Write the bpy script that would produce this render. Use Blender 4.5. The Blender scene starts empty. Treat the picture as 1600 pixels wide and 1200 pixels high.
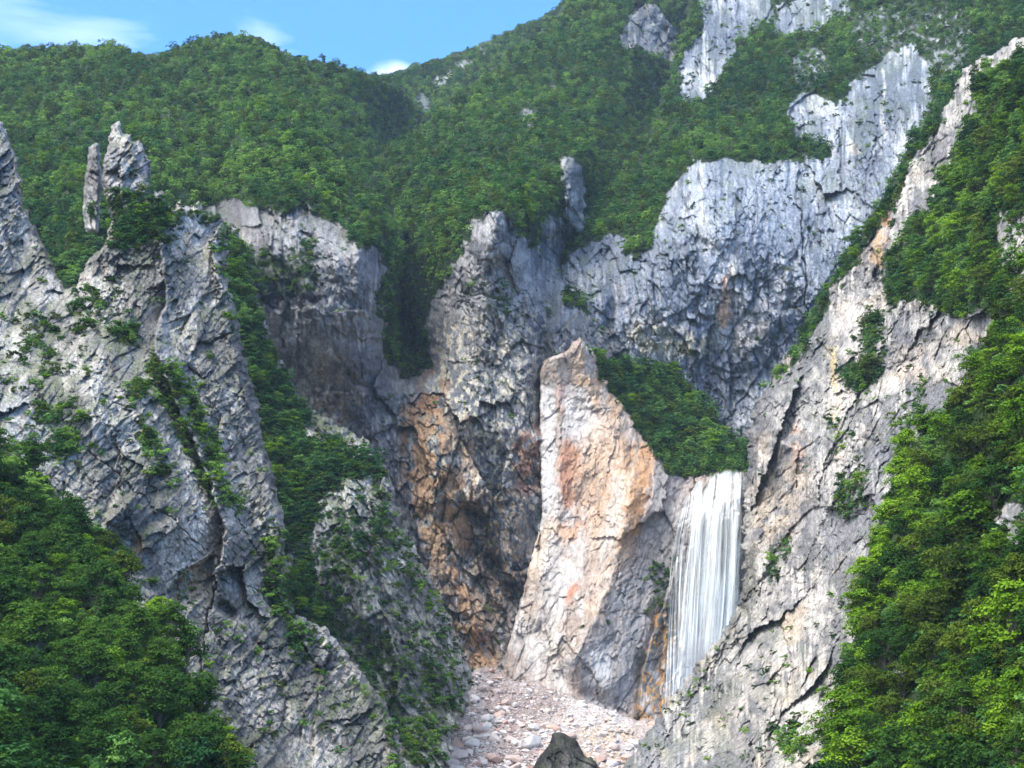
import bpy, math, random
import numpy as np
from mathutils import Vector, Euler
random.seed(7)
rng = np.random.default_rng(11)
S = bpy.context.scene

# ------------------------------------------------------------------ camera, sky, sun, exposure
FPX, PITCH = 2600.0, math.radians(15.0)          # focal length in photo pixels (1600 wide), upward tilt
cam_d = bpy.data.cameras.new('camera'); cam = bpy.data.objects.new('camera', cam_d)
S.collection.objects.link(cam); S.camera = cam
CAM = np.array([0.0, 0.0, 1.6])
cam.location = CAM; cam.rotation_euler = (math.radians(90) + PITCH, 0, 0)
cam_d.sensor_width = 36.0; cam_d.lens = 36.0 * FPX / 1600.0
cam_d.clip_start = 0.5; cam_d.clip_end = 20000.0

SUN_EL, SUN_AZ = math.radians(54), math.radians(-138)   # azimuth from +Y towards +X: the sun stands left, a little behind the camera
W = bpy.data.worlds.new('World'); S.world = W; W.use_nodes = True
nt = W.node_tree; nt.nodes.clear()
def N(t, kind, **kw):
    n = t.nodes.new(kind)
    for k, v in kw.items():
        if k in n.inputs and not hasattr(n, k): n.inputs[k].default_value = v
        else: setattr(n, k, v)
    return n
sky = N(nt, 'ShaderNodeTexSky', sky_type='NISHITA', sun_disc=False)
sky.sun_elevation = SUN_EL; sky.sun_rotation = SUN_AZ % (2 * math.pi)
sky.altitude = 500; sky.air_density = 1.0; sky.dust_density = 0.3; sky.ozone_density = 2.0
tc = N(nt, 'ShaderNodeTexCoord'); mp = N(nt, 'ShaderNodeMapping'); mp.inputs['Scale'].default_value = (2.2, 2.2, 5.5)
mp.inputs['Location'].default_value = (1.7, 0.6, 0.3)
cn = N(nt, 'ShaderNodeTexNoise'); cn.inputs['Scale'].default_value = 1.7; cn.inputs['Detail'].default_value = 9; cn.inputs['Roughness'].default_value = 0.5
cn.inputs['Distortion'].default_value = 0.5
# more cloud towards the left (west) of the view: a real gradient over sky directions
sep = N(nt, 'ShaderNodeSeparateXYZ')
ma = N(nt, 'ShaderNodeMath', operation='MULTIPLY_ADD'); ma.inputs[1].default_value = -0.55; ma.inputs[2].default_value = -0.27
ad = N(nt, 'ShaderNodeMath', operation='ADD')
cr = N(nt, 'ShaderNodeMapRange'); cr.inputs['From Min'].default_value = 0.36; cr.inputs['From Max'].default_value = 0.80; cr.inputs['To Max'].default_value = 0.85
mixc = N(nt, 'ShaderNodeMix', data_type='RGBA'); mixc.inputs['B'].default_value = (8.6, 8.5, 8.4, 1)
tint = N(nt, 'ShaderNodeMix', data_type='RGBA', blend_type='MULTIPLY'); tint.inputs['Factor'].default_value = 1.0
tint.inputs['B'].default_value = (0.38, 0.76, 1.17, 1)
bg = N(nt, 'ShaderNodeBackground'); bg.inputs['Strength'].default_value = 0.165
wo = N(nt, 'ShaderNodeOutputWorld')
L = nt.links.new
L(tc.outputs['Generated'], mp.inputs['Vector']); L(mp.outputs['Vector'], cn.inputs['Vector'])
L(tc.outputs['Generated'], sep.inputs[0]); L(sep.outputs['X'], ma.inputs[0])
# white clouds added overhead and behind camera, unseen, for neutral fill; clear above ridge
up = N(nt, 'ShaderNodeMapRange'); up.inputs['From Min'].default_value = 0.62; up.inputs['From Max'].default_value = 0.95; up.inputs['To Max'].default_value = 0.42
bh = N(nt, 'ShaderNodeMapRange'); bh.inputs['From Min'].default_value = 0.5; bh.inputs['From Max'].default_value = -0.3; bh.inputs['To Max'].default_value = 0.38
ad2 = N(nt, 'ShaderNodeMath', operation='ADD'); ad3 = N(nt, 'ShaderNodeMath', operation='ADD')
L(sep.outputs['Z'], up.inputs['Value']); L(sep.outputs['Y'], bh.inputs['Value']); L(up.outputs[0], ad2.inputs[0]); L(bh.outputs[0], ad2.inputs[1])
L(cn.outputs['Fac'], ad.inputs[0]); L(ma.outputs[0], ad.inputs[1]); L(ad.outputs[0], ad3.inputs[0]); L(ad2.outputs[0], ad3.inputs[1]); L(ad3.outputs[0], cr.inputs['Value'])
L(sky.outputs[0], tint.inputs['A']); L(tint.outputs['Result'], mixc.inputs['A'])
# one small puff of cloud low over the notch in the ridge
pd = N(nt, 'ShaderNodeVectorMath', operation='DISTANCE'); pv = Vector((-0.0705, 0.9060, 0.4190)).normalized(); pd.inputs[1].default_value = pv
pn = N(nt, 'ShaderNodeTexNoise'); pn.inputs['Scale'].default_value = 55; pn.inputs['Detail'].default_value = 6
pm = N(nt, 'ShaderNodeMapRange'); pm.inputs['From Min'].default_value = 0.022; pm.inputs['From Max'].default_value = 0.004
pa = N(nt, 'ShaderNodeMath', operation='MULTIPLY'); pb = N(nt, 'ShaderNodeMath', operation='MULTIPLY_ADD'); pb.inputs[1].default_value = 2.6; pb.inputs[2].default_value = -0.75; pb.use_clamp = True
pc = N(nt, 'ShaderNodeMath', operation='MAXIMUM')
L(tc.outputs['Generated'], pd.inputs[0]); L(tc.outputs['Generated'], pn.inputs['Vector']); L(pd.outputs['Value'], pm.inputs['Value'])
L(pn.outputs['Fac'], pb.inputs[0]); L(pb.outputs[0], pa.inputs[0]); L(pm.outputs[0], pa.inputs[1]); L(pa.outputs[0], pc.inputs[0]); L(cr.outputs[0], pc.inputs[1])
L(pc.outputs[0], mixc.inputs['Factor']); L(mixc.outputs['Result'], bg.inputs['Color']); L(bg.outputs[0], wo.inputs['Surface'])

sd = bpy.data.lights.new('sun', 'SUN'); sun = bpy.data.objects.new('sun', sd); S.collection.objects.link(sun)
sd.energy = 2.2; sd.angle = math.radians(22); sd.color = (1.0, 0.95, 0.87)
sdir = Vector((math.sin(SUN_AZ) * math.cos(SUN_EL), math.cos(SUN_AZ) * math.cos(SUN_EL), math.sin(SUN_EL)))
sun.rotation_euler = sdir.to_track_quat('Z', 'Y').to_euler()
sun.location = (-300, -200, 900)

S.view_settings.view_transform = 'Standard'; S.view_settings.look = 'None'
S.view_settings.exposure = 1.32; S.view_settings.gamma = 1.0
S.render.engine = 'CYCLES'
S.cycles.use_denoising = True; S.cycles.denoiser = 'OPENIMAGEDENOISE'; S.cycles.denoising_prefilter = 'ACCURATE'
S.cycles.max_bounces = 5; S.cycles.diffuse_bounces = 3; S.cycles.transparent_max_bounces = 12
S.cycles.volume_bounces = 0
S.cycles.use_adaptive_sampling = True; S.cycles.adaptive_threshold = 0.02

# ------------------------------------------------------------------ noise toolbox (numpy)
TB = np.random.default_rng(5).random((8, 256, 256), dtype=np.float32)
ANG = TB[7] * 2 * np.pi; GX = np.cos(ANG).astype(np.float32); GY = np.sin(ANG).astype(np.float32)
def perlin(x, y, seed=0):
    x = x + seed * 37.7; y = y + seed * 17.3
    xi = np.floor(x).astype(np.int32); yi = np.floor(y).astype(np.int32)
    fx = (x - xi).astype(np.float32); fy = (y - yi).astype(np.float32)
    u = fx*fx*fx*(fx*(fx*6-15)+10); v = fy*fy*fy*(fy*(fy*6-15)+10)
    def g(i, j, dx, dy):
        a = (xi+i) & 255; b = (yi+j) & 255
        return GX[a, b]*dx + GY[a, b]*dy
    n0 = g(0,0,fx,fy); n1 = g(1,0,fx-1,fy); n2 = g(0,1,fx,fy-1); n3 = g(1,1,fx-1,fy-1)
    return (n0*(1-u)+n1*u)*(1-v) + (n2*(1-u)+n3*u)*v
def fbm(x, y, octv=4, seed=0, gain=0.5):
    s = 0; a = 1.0; f = 1.0
    for i in range(octv):
        s = s + a*perlin(x*f, y*f, seed+i*3.1); a *= gain; f *= 2.03
    return s*1.4
def ridged(x, y, octv=4, seed=0, gain=0.5):
    s = 0; a = 1.0; f = 1.0
    for i in range(octv):
        s = s + a*(1-2*np.abs(perlin(x*f, y*f, seed+i*3.7))); a *= gain; f *= 2.1
    return s/2
def sstep(a, b, x):
    t = np.clip((x-a)/(b-a), 0, 1); return t*t*(3-2*t)
def rot(x, y, ang):
    c, s = math.cos(math.radians(ang)), math.sin(math.radians(ang))
    return x*c + y*s, -x*s + y*c          # first value runs along the direction ang (pixels, y down)
def facets(x, y, size, ar=1.6, ang=-60, seed=0, tilt=1.1, off=0.42):
    """fractured rock: every cell of a jittered lattice is its own tilted plane. Returns height (in cells) and the distance to the cell's edge"""
    u, v = rot(x, y, ang); u = u/(size*ar) + seed*13.13; v = v/size + seed*7.7
    iu = np.floor(u).astype(np.int32); iv = np.floor(v).astype(np.int32)
    b1 = np.full(x.shape, 9e9, np.float32); b2 = b1.copy()
    ba = np.zeros(x.shape, np.int32); bb = ba.copy(); bu = b1*0; bv = b1*0
    s0 = int(seed*31) & 255
    for i in (-1, 0, 1):
        for j in (-1, 0, 1):
            a = (iu+i+s0) & 255; b = (iv+j) & 255
            cu = iu+i+TB[0][a, b]; cv = iv+j+TB[1][a, b]
            du = (u-cu).astype(np.float32); dv = (v-cv).astype(np.float32)
            d = du*du+dv*dv
            m = d < b1
            b2 = np.where(m, b1, np.minimum(b2, d)); b1 = np.where(m, d, b1)
            ba = np.where(m, a, ba); bb = np.where(m, b, bb); bu = np.where(m, du, bu); bv = np.where(m, dv, bv)
    gx = (TB[2][ba, bb]-0.5)*2; gy = (TB[3][ba, bb]-0.5)*2; o = (TB[4][ba, bb]-0.5)*2
    return (gx*bu*tilt*ar + gy*bv*tilt + o*off), np.sqrt(b2)-np.sqrt(b1), TB[5][ba, bb]

# coarse canvas on which outlines and strokes are measured
CS = 6; CX0, CY0 = -510, -400
cxs = np.arange(CX0, 2100, CS, dtype=np.float32); cys = np.arange(CY0, 1361, CS, dtype=np.float32)
CX, CY = np.meshgrid(cxs, cys)
def seg_dist(pts, closed):
    P = np.array([(-500 if x <= -60 else 2090 if x >= 1630 else x, -390 if y <= -60 else y) for x, y in pts], np.float32); Q = np.roll(P, -1, 0)
    if not closed: P = P[:-1]; Q = Q[:-1]
    best = np.full(CX.shape, 1e9, np.float32); sg = np.ones(CX.shape, np.float32); tt = np.zeros(CX.shape, np.float32)
    inside = np.zeros(CX.shape, bool)
    for k, (a, b) in enumerate(zip(P, Q)):
        d = b-a; l2 = float(d@d) + 1e-6
        t = np.clip(((CX-a[0])*d[0]+(CY-a[1])*d[1])/l2, 0, 1)
        ex = CX-(a[0]+t*d[0]); ey = CY-(a[1]+t*d[1]); dd = np.hypot(ex, ey)
        m = dd < best
        best = np.where(m, dd, best); sg = np.where(m, np.sign(d[0]*(CY-a[1])-d[1]*(CX-a[0])), sg); tt = np.where(m, (k+t)/len(P), tt)
        if closed:
            c = ((a[1] > CY) != (b[1] > CY)) & (CX < (b[0]-a[0])*(CY-a[1])/(b[1]-a[1]+1e-9)+a[0])
            inside ^= c
    return best, sg, inside, tt
def samp(field, x, y):
    fx = np.clip((x-CX0)/CS, 0, field.shape[1]-1.001); fy = np.clip((y-CY0)/CS, 0, field.shape[0]-1.001)
    i = fx.astype(np.int32); j = fy.astype(np.int32); u = fx-i; v = fy-j
    return (field[j, i]*(1-u)+field[j, i+1]*u)*(1-v) + (field[j+1, i]*(1-u)+field[j+1, i+1]*u)*v
def sdf(pts):
    b, _, ins, _ = seg_dist(pts, True); return np.where(ins, b, -b)
def tps(ctrl):
    c = np.array(ctrl, np.float64); n = len(c); xy = c[:, :2]/500.0
    r2 = ((xy[:, None]-xy[None])**2).sum(-1); K = np.where(r2 > 0, r2*np.log(r2+1e-12), 0) + np.eye(n)*0.004
    Pm = np.hstack([np.ones((n, 1)), xy]); A = np.block([[K, Pm], [Pm.T, np.zeros((3, 3))]])
    w = np.linalg.solve(A, np.concatenate([c[:, 2], np.zeros(3)]))
    gx, gy = CX/500.0, CY/500.0; o = w[n]+w[n+1]*gx+w[n+2]*gy
    for k in range(n):
        r = (gx-xy[k, 0])**2+(gy-xy[k, 1])**2; o = o + w[k]*r*np.log(r+1e-12)
    return np.clip(o, c[:, 2].min()*0.85, c[:, 2].max()*1.15).astype(np.float32)
def unproject(x, y, Y):
    dx = (x-800)/FPX; dz = (600-y)/FPX
    ry = math.cos(PITCH)-dz*math.sin(PITCH); rz = math.sin(PITCH)+dz*math.cos(PITCH)
    k = Y/ry
    return np.stack([dx*k, Y+0*x, CAM[2]+rz*k], -1)

# ------------------------------------------------------------------ materials
def new_mat(name):
    m = bpy.data.materials.new(name); m.use_nodes = True; t = m.node_tree; t.nodes.clear()
    return m, t, N(t, 'ShaderNodeOutputMaterial')
def rock_mat(name, fine=0.62, bump=0.75, scale=1.0):
    m, t, out = new_mat(name); L = t.links.new
    at = N(t, 'ShaderNodeAttribute'); at.attribute_name = 'Col'
    tcn = N(t, 'ShaderNodeTexCoord')
    mpn = N(t, 'ShaderNodeMapping'); mpn.inputs['Scale'].default_value = (1, 1, 0.45)
    n1 = N(t, 'ShaderNodeTexNoise'); n1.inputs['Scale'].default_value = 0.55*scale; n1.inputs['Detail'].default_value = 8; n1.inputs['Roughness'].default_value = 0.76
    r1 = N(t, 'ShaderNodeMapRange'); r1.inputs['From Min'].default_value = 0.3; r1.inputs['From Max'].default_value = 0.7
    r1.inputs['To Min'].default_value = 1-fine; r1.inputs['To Max'].default_value = 1+fine*0.7
    mul = N(t, 'ShaderNodeVectorMath', operation='SCALE')
    L(tcn.outputs['Object'], mpn.inputs[0]); L(mpn.outputs[0], n1.inputs['Vector']); L(n1.outputs['Fac'], r1.inputs['Value'])
    L(at.outputs['Color'], mul.inputs[0]); L(r1.outputs[0], mul.inputs['Scale'])
    n2 = N(t, 'ShaderNodeTexNoise'); n2.inputs['Scale'].default_value = 0.9*scale; n2.inputs['Detail'].default_value = 6; n2.inputs['Roughness'].default_value = 0.7
    L(mpn.outputs[0], n2.inputs['Vector'])
    bp = N(t, 'ShaderNodeBump'); bp.inputs['Strength'].default_value = bump; bp.inputs['Distance'].default_value = 0.9/scale
    vo = N(t, 'ShaderNodeTexVoronoi', feature='F1'); vo.inputs['Scale'].default_value = 0.5*scale; vo.inputs['Detail'].default_value = 3; vo.inputs['Roughness'].default_value = 0.7
    mv = N(t, 'ShaderNodeMath', operation='MULTIPLY_ADD'); mv.inputs[1].default_value = 1.1
    L(mpn.outputs[0], vo.inputs['Vector']); L(vo.outputs['Distance'], mv.inputs[0]); L(n2.outputs['Fac'], mv.inputs[2])
    L(mv.outputs[0], bp.inputs['Height'])
    b = N(t, 'ShaderNodeBsdfPrincipled'); b.inputs['Roughness'].default_value = 0.92; b.inputs['Specular IOR Level'].default_value = 0.15
    L(mul.outputs[0], b.inputs['Base Color']); L(bp.outputs[0], b.inputs['Normal']); L(b.outputs[0], out.inputs['Surface'])
    return m
def leaf_mat(name, c0, c1, c2, wscale=0.02):
    m, t, out = new_mat(name); L = t.links.new
    oi = N(t, 'ShaderNodeObjectInfo'); geo = N(t, 'ShaderNodeNewGeometry')
    rp = N(t, 'ShaderNodeValToRGB'); e = rp.color_ramp.elements
    e[0].color = (*c0, 1); e[0].position = 0.0; e[1].color = (*c2, 1); e[1].position = 1.0
    k = rp.color_ramp.elements.new(0.5); k.color = (*c1, 1)
    n1 = N(t, 'ShaderNodeTexNoise'); n1.inputs['Scale'].default_value = wscale; n1.inputs['Detail'].default_value = 3
    L(geo.outputs['Position'], n1.inputs['Vector'])
    at = N(t, 'ShaderNodeAttribute'); at.attribute_name = 'tone'
    a1 = N(t, 'ShaderNodeMath', operation='MULTIPLY_ADD'); a1.inputs[1].default_value = 0.75; L(oi.outputs['Random'], a1.inputs[0])
    a2 = N(t, 'ShaderNodeMath', operation='MULTIPLY_ADD'); a2.inputs[1].default_value = 2.1; a2.inputs[2].default_value = -1.10
    L(n1.outputs['Fac'], a2.inputs[0]); L(a2.outputs[0], a1.inputs[2])
    a3 = N(t, 'ShaderNodeMath', operation='MULTIPLY_ADD'); a3.inputs[1].default_value = 0.5; L(at.outputs['Fac'], a3.inputs[0]); L(a1.outputs[0], a3.inputs[2])
    L(a3.outputs[0], rp.inputs['Fac'])
    d = N(t, 'ShaderNodeBsdfDiffuse'); tr = N(t, 'ShaderNodeBsdfTranslucent'); mx = N(t, 'ShaderNodeMixShader'); mx.inputs[0].default_value = 0.25
    L(rp.outputs['Color'], d.inputs['Color']); L(rp.outputs['Color'], tr.inputs['Color'])
    L(d.outputs[0], mx.inputs[1]); L(tr.outputs[0], mx.inputs[2]); L(mx.outputs[0], out.inputs['Surface'])
    return m
M_ROCK = rock_mat('limestone')
M_FRESH = rock_mat('fresh_break', 0.35, 0.4)
M_ROCKF = rock_mat('near_limestone', 0.45, 0.6, 1.8)
M_LEAF = {
 'fresh':  leaf_mat('fresh_leaves',  (0.050, 0.115, 0.012), (0.110, 0.220, 0.016), (0.190, 0.330, 0.024)),
 'deep':   leaf_mat('deep_leaves',   (0.016, 0.048, 0.012), (0.034, 0.085, 0.018), (0.066, 0.140, 0.022)),
 'olive':  leaf_mat('olive_leaves',  (0.035, 0.062, 0.012), (0.068, 0.110, 0.016), (0.120, 0.175, 0.024)),
 'far':    leaf_mat('far_leaves',    (0.024, 0.078, 0.028), (0.074, 0.180, 0.044), (0.190, 0.330, 0.060), 0.008),
}
def bark_mat():
    m, t, out = new_mat('bark'); L = t.links.new
    n = N(t, 'ShaderNodeTexNoise'); n.inputs['Scale'].default_value = 6; n.inputs['Detail'].default_value = 5
    r = N(t, 'ShaderNodeValToRGB'); r.color_ramp.elements[0].color = (0.05, 0.04, 0.03, 1); r.color_ramp.elements[1].color = (0.22, 0.20, 0.18, 1)
    b = N(t, 'ShaderNodeBsdfPrincipled'); b.inputs['Roughness'].default_value = 0.9
    L(n.outputs['Fac'], r.inputs[0]); L(r.outputs[0], b.inputs['Base Color']); L(b.outputs[0], out.inputs['Surface'])
    return m
M_BARK = bark_mat()

def tag(o, label=None, cat=None, group=None, kind=None):
    for k, v in (('label', label), ('category', cat), ('group', group), ('kind', kind)):
        if v: o[k] = v
    return o
def raw_mesh(name, V, F, mat, smooth=False, col=None, tone=None, uv=None):
    """V (n,3), F (m,4) quads"""
    me = bpy.data.meshes.new(name)
    V = np.asarray(V, np.float32); F = np.asarray(F, np.int32); k = F.shape[1]
    me.vertices.add(len(V)); me.vertices.foreach_set('co', V.ravel())
    me.loops.add(F.size); me.loops.foreach_set('vertex_index', F.ravel())
    me.polygons.add(len(F)); me.polygons.foreach_set('loop_start', np.arange(0, F.size, k, dtype=np.int32))
    me.polygons.foreach_set('loop_total', np.full(len(F), k, np.int32))
    if smooth: me.polygons.foreach_set('use_smooth', np.ones(len(F), bool))
    me.update(calc_edges=True)
    if col is not None:
        a = me.attributes.new('Col', 'FLOAT_COLOR', 'POINT')
        a.data.foreach_set('color', np.hstack([col, np.ones((len(col), 1))]).astype(np.float32).ravel())
    if tone is not None:
        a = me.attributes.new('tone', 'FLOAT', 'POINT'); a.data.foreach_set('value', np.asarray(tone, np.float32))
    me.materials.append(mat)
    return me

# ------------------------------------------------------------------ landforms
GREEN = np.array([0.022, 0.040, 0.012], np.float32)
MOSS = np.array([0.095, 0.125, 0.040], np.float32)
LAYERS = []
class Landform: pass
def landform(name, kind_label, poly, ctrl, step=1.5625, rock=None, veg=None, bare=None, strokes=(), paint=(), base=None,
             jag=5.0, curl=12.0, fac=(), und=(0, 100), moss=0.5, seed=1, mat=None, vegbase=0.0, streak=0.35, forest=None, relief=1.0,
             warm=0.3):
    o = Landform(); o.name = name
    P = np.array(poly); x0, x1 = max(P[:, 0].min()-8, -70), min(P[:, 0].max()+8, 1670)
    y0, y1 = max(P[:, 1].min()-8, -70), min(P[:, 1].max()+8, 1290)
    boxes = [(x0, x1, y0, y1, step)]            # the part in view, then coarser ground that carries on beyond the frame
    top = P[:, 1].min() <= -60; lf = P[:, 0].min() <= -60; rg = P[:, 0].max() >= 1630
    if rg: boxes.append((1671, 2085, -385 if top else y0, y1, 5.0))
    if lf: boxes.append((-495, -71, -385 if top else y0, y1, 5.0))
    if top: boxes.append((x0, x1, -385, -71, 5.0))
    o.patches = []; AV, AF, AC, base_n = [], [], [], 0
    for (x0, x1, y0, y1, step) in boxes:
        xs = np.arange(x0, x1, step, dtype=np.float32); ys = np.arange(y0, y1, step, dtype=np.float32)
        X, Yp = np.meshgrid(xs, ys)
        wx = fbm(X/60, Yp/60, 4, seed+1)*14; wy = fbm(X/60, Yp/60, 4, seed+2)*14
        jx = fbm(X/16, Yp/16, 3, seed+3); jy = fbm(X/16, Yp/16, 3, seed+4)
        e = samp(sdf(poly), X+jx*jag, Yp+jy*jag)
        D = samp(tps(ctrl), X, Yp); mpp = D/FPX
        # vegetation cover 0..1
        V = np.full(X.shape, vegbase, np.float32)
        for pts, dens in (veg or ()):
            s = samp(sdf(pts), X+wx*1.1+jx*8, Yp+wy*1.1+jy*8); V = np.maximum(V, dens*sstep(-12, 7, s)*(s > -12))
        for pts, dens in (bare or ()):
            s = samp(sdf(pts), X+wx*0.7+jx*6, Yp+wy*0.7+jy*6); V = V*(1-(1-dens)*sstep(-4, 5, s))
        pt_V = V
        rk = 1-0.8*sstep(0.3, 0.9, V)
        # relief, in pixels of depth
        ux, uy = X+wx*0.22, Yp+wy*0.22
        H = und[0]*fbm(X/und[1], Yp/(und[1]*1.3), 4, seed+5)
        H = H - und[0]*0.5*ridged(X/(und[1]*0.7), Yp/(und[1]*1.1), 3, seed+6)
        H = H*(0.5+0.5*V)
        crack = np.zeros(X.shape, np.float32); tonal = np.zeros(X.shape, np.float32)
        for (size, ar, ang, amp) in fac:
            h, eg, tv = facets(ux + jx*size*0.06, uy + jy*size*0.06, size, ar, ang, seed+size*0.17)
            gate = 0.22+1.2*sstep(-0.3, 0.5, fbm(X/150, Yp/150, 2, seed+size*0.3))
            H = H + h*size*amp*rk*relief*gate
            c = np.exp(-(eg*size/2.0)**2)
            H = H + c*2.2*rk*relief*gate
            crack = np.maximum(crack, c*min(1.0, size/40+0.3)*gate)
            tonal = tonal + (tv-0.5)*0.35
        if fac:                       # parallel beds: each bed ends in a small ledge
            for (per, am) in ((34, 0.20), (13, 0.24)):
                q = rot(X+wx*0.35, Yp+wy*0.35, fac[0][2])[1]/per + 0.5*fbm(X/140, Yp/140, 2, seed+50+per)
                fr = q-np.floor(q); sw = np.where(fr < 0.85, fr/0.85, (1-fr)/0.15)
                g2 = sstep(-0.15, 0.35, fbm(X/90, Yp/90, 3, seed+60+per))
                H = H - sw*per*am*rk*relief*g2
                crack = np.maximum(crack, np.exp(-((fr-0.97)*per/1.3)**2)*0.8*g2)
        H = H + fbm(X/9, Yp/11, 3, seed+8, 0.6)*1.1*rk*relief
        if fac:
            for (sz, am) in ((11, 0.42), (5.5, 0.5)):
                h, eg, tv = facets(ux, uy, sz, 2.0, fac[0][2] + 14*np.sign(0.5-(sz > 8)), seed+sz, off=0.45)
                H = H + h*sz*am*rk*relief*(0.35+1.0*sstep(-0.25, 0.35, fbm(X/70, Yp/70, 3, seed+77)))
                c = np.exp(-(eg/(0.10+0.35/sz))**2)*(0.25+0.75*sstep(-0.2, 0.35, fbm(X/25, Yp/25, 2, seed+sz)))
                crack = np.maximum(crack, c*0.75); tonal = tonal+(tv-0.5)*0.22
        H = H + 1.6*rk*relief*ridged(rot(ux, uy, fac[0][2])[0]/60, rot(ux, uy, fac[0][2])[1]/7, 3, seed+9) if fac else H
        dY = H*mpp
        for st in strokes:
            kind, pts, amp, w = st[:4]; amp = amp*((0.6 if abs(amp) >= 14 else 0.36) if kind in ('groove', 'step') else 1.0)
            b, sg, ins, t = seg_dist(pts, False)
            if kind == 'area':
                s = samp(sdf(pts), X+jx*4, Yp+jy*4); dY = dY + amp*sstep(-w, w, s); continue
            b2 = samp(b, X+wx*0.35+jx*2, Yp+wy*0.35+jy*2)
            if kind == 'ridge': dY = dY - amp*np.exp(-b2/w)
            elif kind == 'bulge': dY = dY - amp*np.exp(-(b2/w)**2)
            elif kind == 'groove': dY = dY + amp*np.exp(-(b2/w)**2)
            elif kind == 'step':        # the side to the right of the stroke's direction (y down: sg > 0) lies deeper, fading over w
                s2 = samp(b*sg, X+wx*0.35+jx*2, Yp+wy*0.35+jy*2); dY = dY + amp*sstep(-1.5, 1.5, s2)*np.exp(-np.maximum(s2, 0)/w)
        R = curl
        k = 1-np.clip(e/R, 0, 1)
        D = D + dY + mpp*R*1.6*(1-np.sqrt(np.clip(1-k*k, 0, 1)))
        D = np.where(e < 0, D + mpp*np.clip(-e, 0, 6)*40, D)
        pos = unproject(X, Yp, D)
        gx = np.gradient(pos, axis=1); gy = np.gradient(pos, axis=0)
        nrm = np.cross(gy, gx); nrm /= np.linalg.norm(nrm, axis=-1, keepdims=True)+1e-9
        nrm = np.where(nrm[..., 1:2] > 0, -nrm, nrm)
        nz = nrm[..., 2]
        # base colour of the rock
        light, mid, dark = [np.array(c, np.float32) for c in base]
        n1 = fbm(X/90, Yp/120, 4, seed+20) + 0.5*tonal + 0.35*fbm(X/14, Yp/18, 4, seed+21)
        st_ = fbm(X/5.0, Yp/55, 3, seed+22) + 0.6*fbm(X/14, Yp/120, 2, seed+23)
        n1 = n1 + streak*st_*(0.35+1.5*sstep(-0.2, 0.4, fbm(X/70, Yp/110, 3, seed+24)))
        t1 = sstep(-0.35, 0.30, n1)[..., None]; t2 = sstep(0.15, 0.75, n1)[..., None]
        C = dark*(1-t1)+mid*t1; C = C*(1-t2)+light*t2
        wn = sstep(0.15, 0.8, fbm(X/45, Yp/60, 4, seed+25))[..., None]*warm
        C = C*(1-wn)+C*np.array([1.18, 1.0, 0.80], np.float32)*wn
        for pt in paint:
            pts, colr, stg, soft, brk = pt[:5]
            if len(pts) == 1 and len(pts[0]) == 4:     # a stroke: [(x0,y0,x1,y1)] with soft as half width
                q = pts[0]; b = seg_dist([(q[0], q[1]), (q[2], q[3])], False)[0]; s = soft - samp(b, X+wx*0.3+jx*4, Yp+wy*0.3+jy*4); sf = max(2.0, soft*0.6)
            else:
                s = samp(sdf(pts), X+wx*0.4+jx*5, Yp+wy*0.4+jy*5); sf = soft
            m = sstep(-sf, sf, s)*stg
            if brk == 'patch': m = m*sstep(-0.25, 0.25, fbm(X/22, Yp/30, 4, seed+31)+0.2)
            elif brk == 'streak': m = m*sstep(-0.25, 0.25, fbm(X/6, Yp/60, 3, seed+32)+0.4*fbm(X/18, Yp/18, 3, seed+33)+0.1)
            elif brk == 'fleck': m = m*sstep(0.0, 0.25, fbm(X/9, Yp/13, 4, seed+34)+0.3*tonal)
            elif brk == 'vein': m = m*sstep(0.55, 0.8, ridged(ux/30, uy/60, 3, seed+35))
            m = m[..., None]
            C = C*(1-m)+np.array(colr, np.float32)*m
        C = C*(1-0.42*np.clip(crack, 0, 1)[..., None])         # soil and lichen held in the joints
        mo = sstep(0.42, 0.72, nz+0.22*fbm(X/10, Yp/10, 3, seed+40)) * moss * (0.35+0.65*sstep(-0.1, 0.3, fbm(X/40, Yp/40, 3, seed+41)))
        vv = sstep(0.40, 0.75, V+0.25*fbm(X/12, Yp/12, 3, seed+42)*(V > 0.02))
        C = C*(1-mo[..., None])+MOSS*mo[..., None]
        C = C*(1-vv[..., None])+GREEN*vv[..., None]
        valid = e > -5
        pt = Landform(); pt.x0, pt.y0, pt.step, pt.pos, pt.e, pt.X, pt.Y, pt.D, pt.nz, pt.vv, pt.V = x0, y0, step, pos, e, X, Yp, D, nz, vv, pt_V
        o.patches.append(pt)
        if len(o.patches) == 1: o.__dict__.update({k: v for k, v in pt.__dict__.items()})
        q = valid[:-1, :-1] & valid[1:, :-1] & valid[:-1, 1:] & valid[1:, 1:]
        used = np.zeros(X.shape, bool)
        used[:-1, :-1] |= q; used[1:, :-1] |= q; used[:-1, 1:] |= q; used[1:, 1:] |= q
        if not used.any(): continue
        remap = (np.cumsum(used.ravel())-1).reshape(X.shape).astype(np.int32)+base_n
        AF.append(np.stack([remap[:-1, :-1][q], remap[1:, :-1][q], remap[1:, 1:][q], remap[:-1, 1:][q]], -1))
        AV.append(pos[used]); AC.append(np.clip(C[used], 0.004, 0.85)); base_n += int(used.sum())
    me = raw_mesh(name, np.concatenate(AV), np.concatenate(AF), mat or M_ROCK, col=np.concatenate(AC))
    ob = bpy.data.objects.new(name, me); S.collection.objects.link(ob)
    tag(ob, kind_label[0], kind_label[1], None, 'structure')
    o.forest = forest; o.ob = ob; LAYERS.append(o)
    return o
GR_L, GR_M, GR_D = (0.60, 0.575, 0.54), (0.43, 0.405, 0.38), (0.20, 0.195, 0.19)
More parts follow.
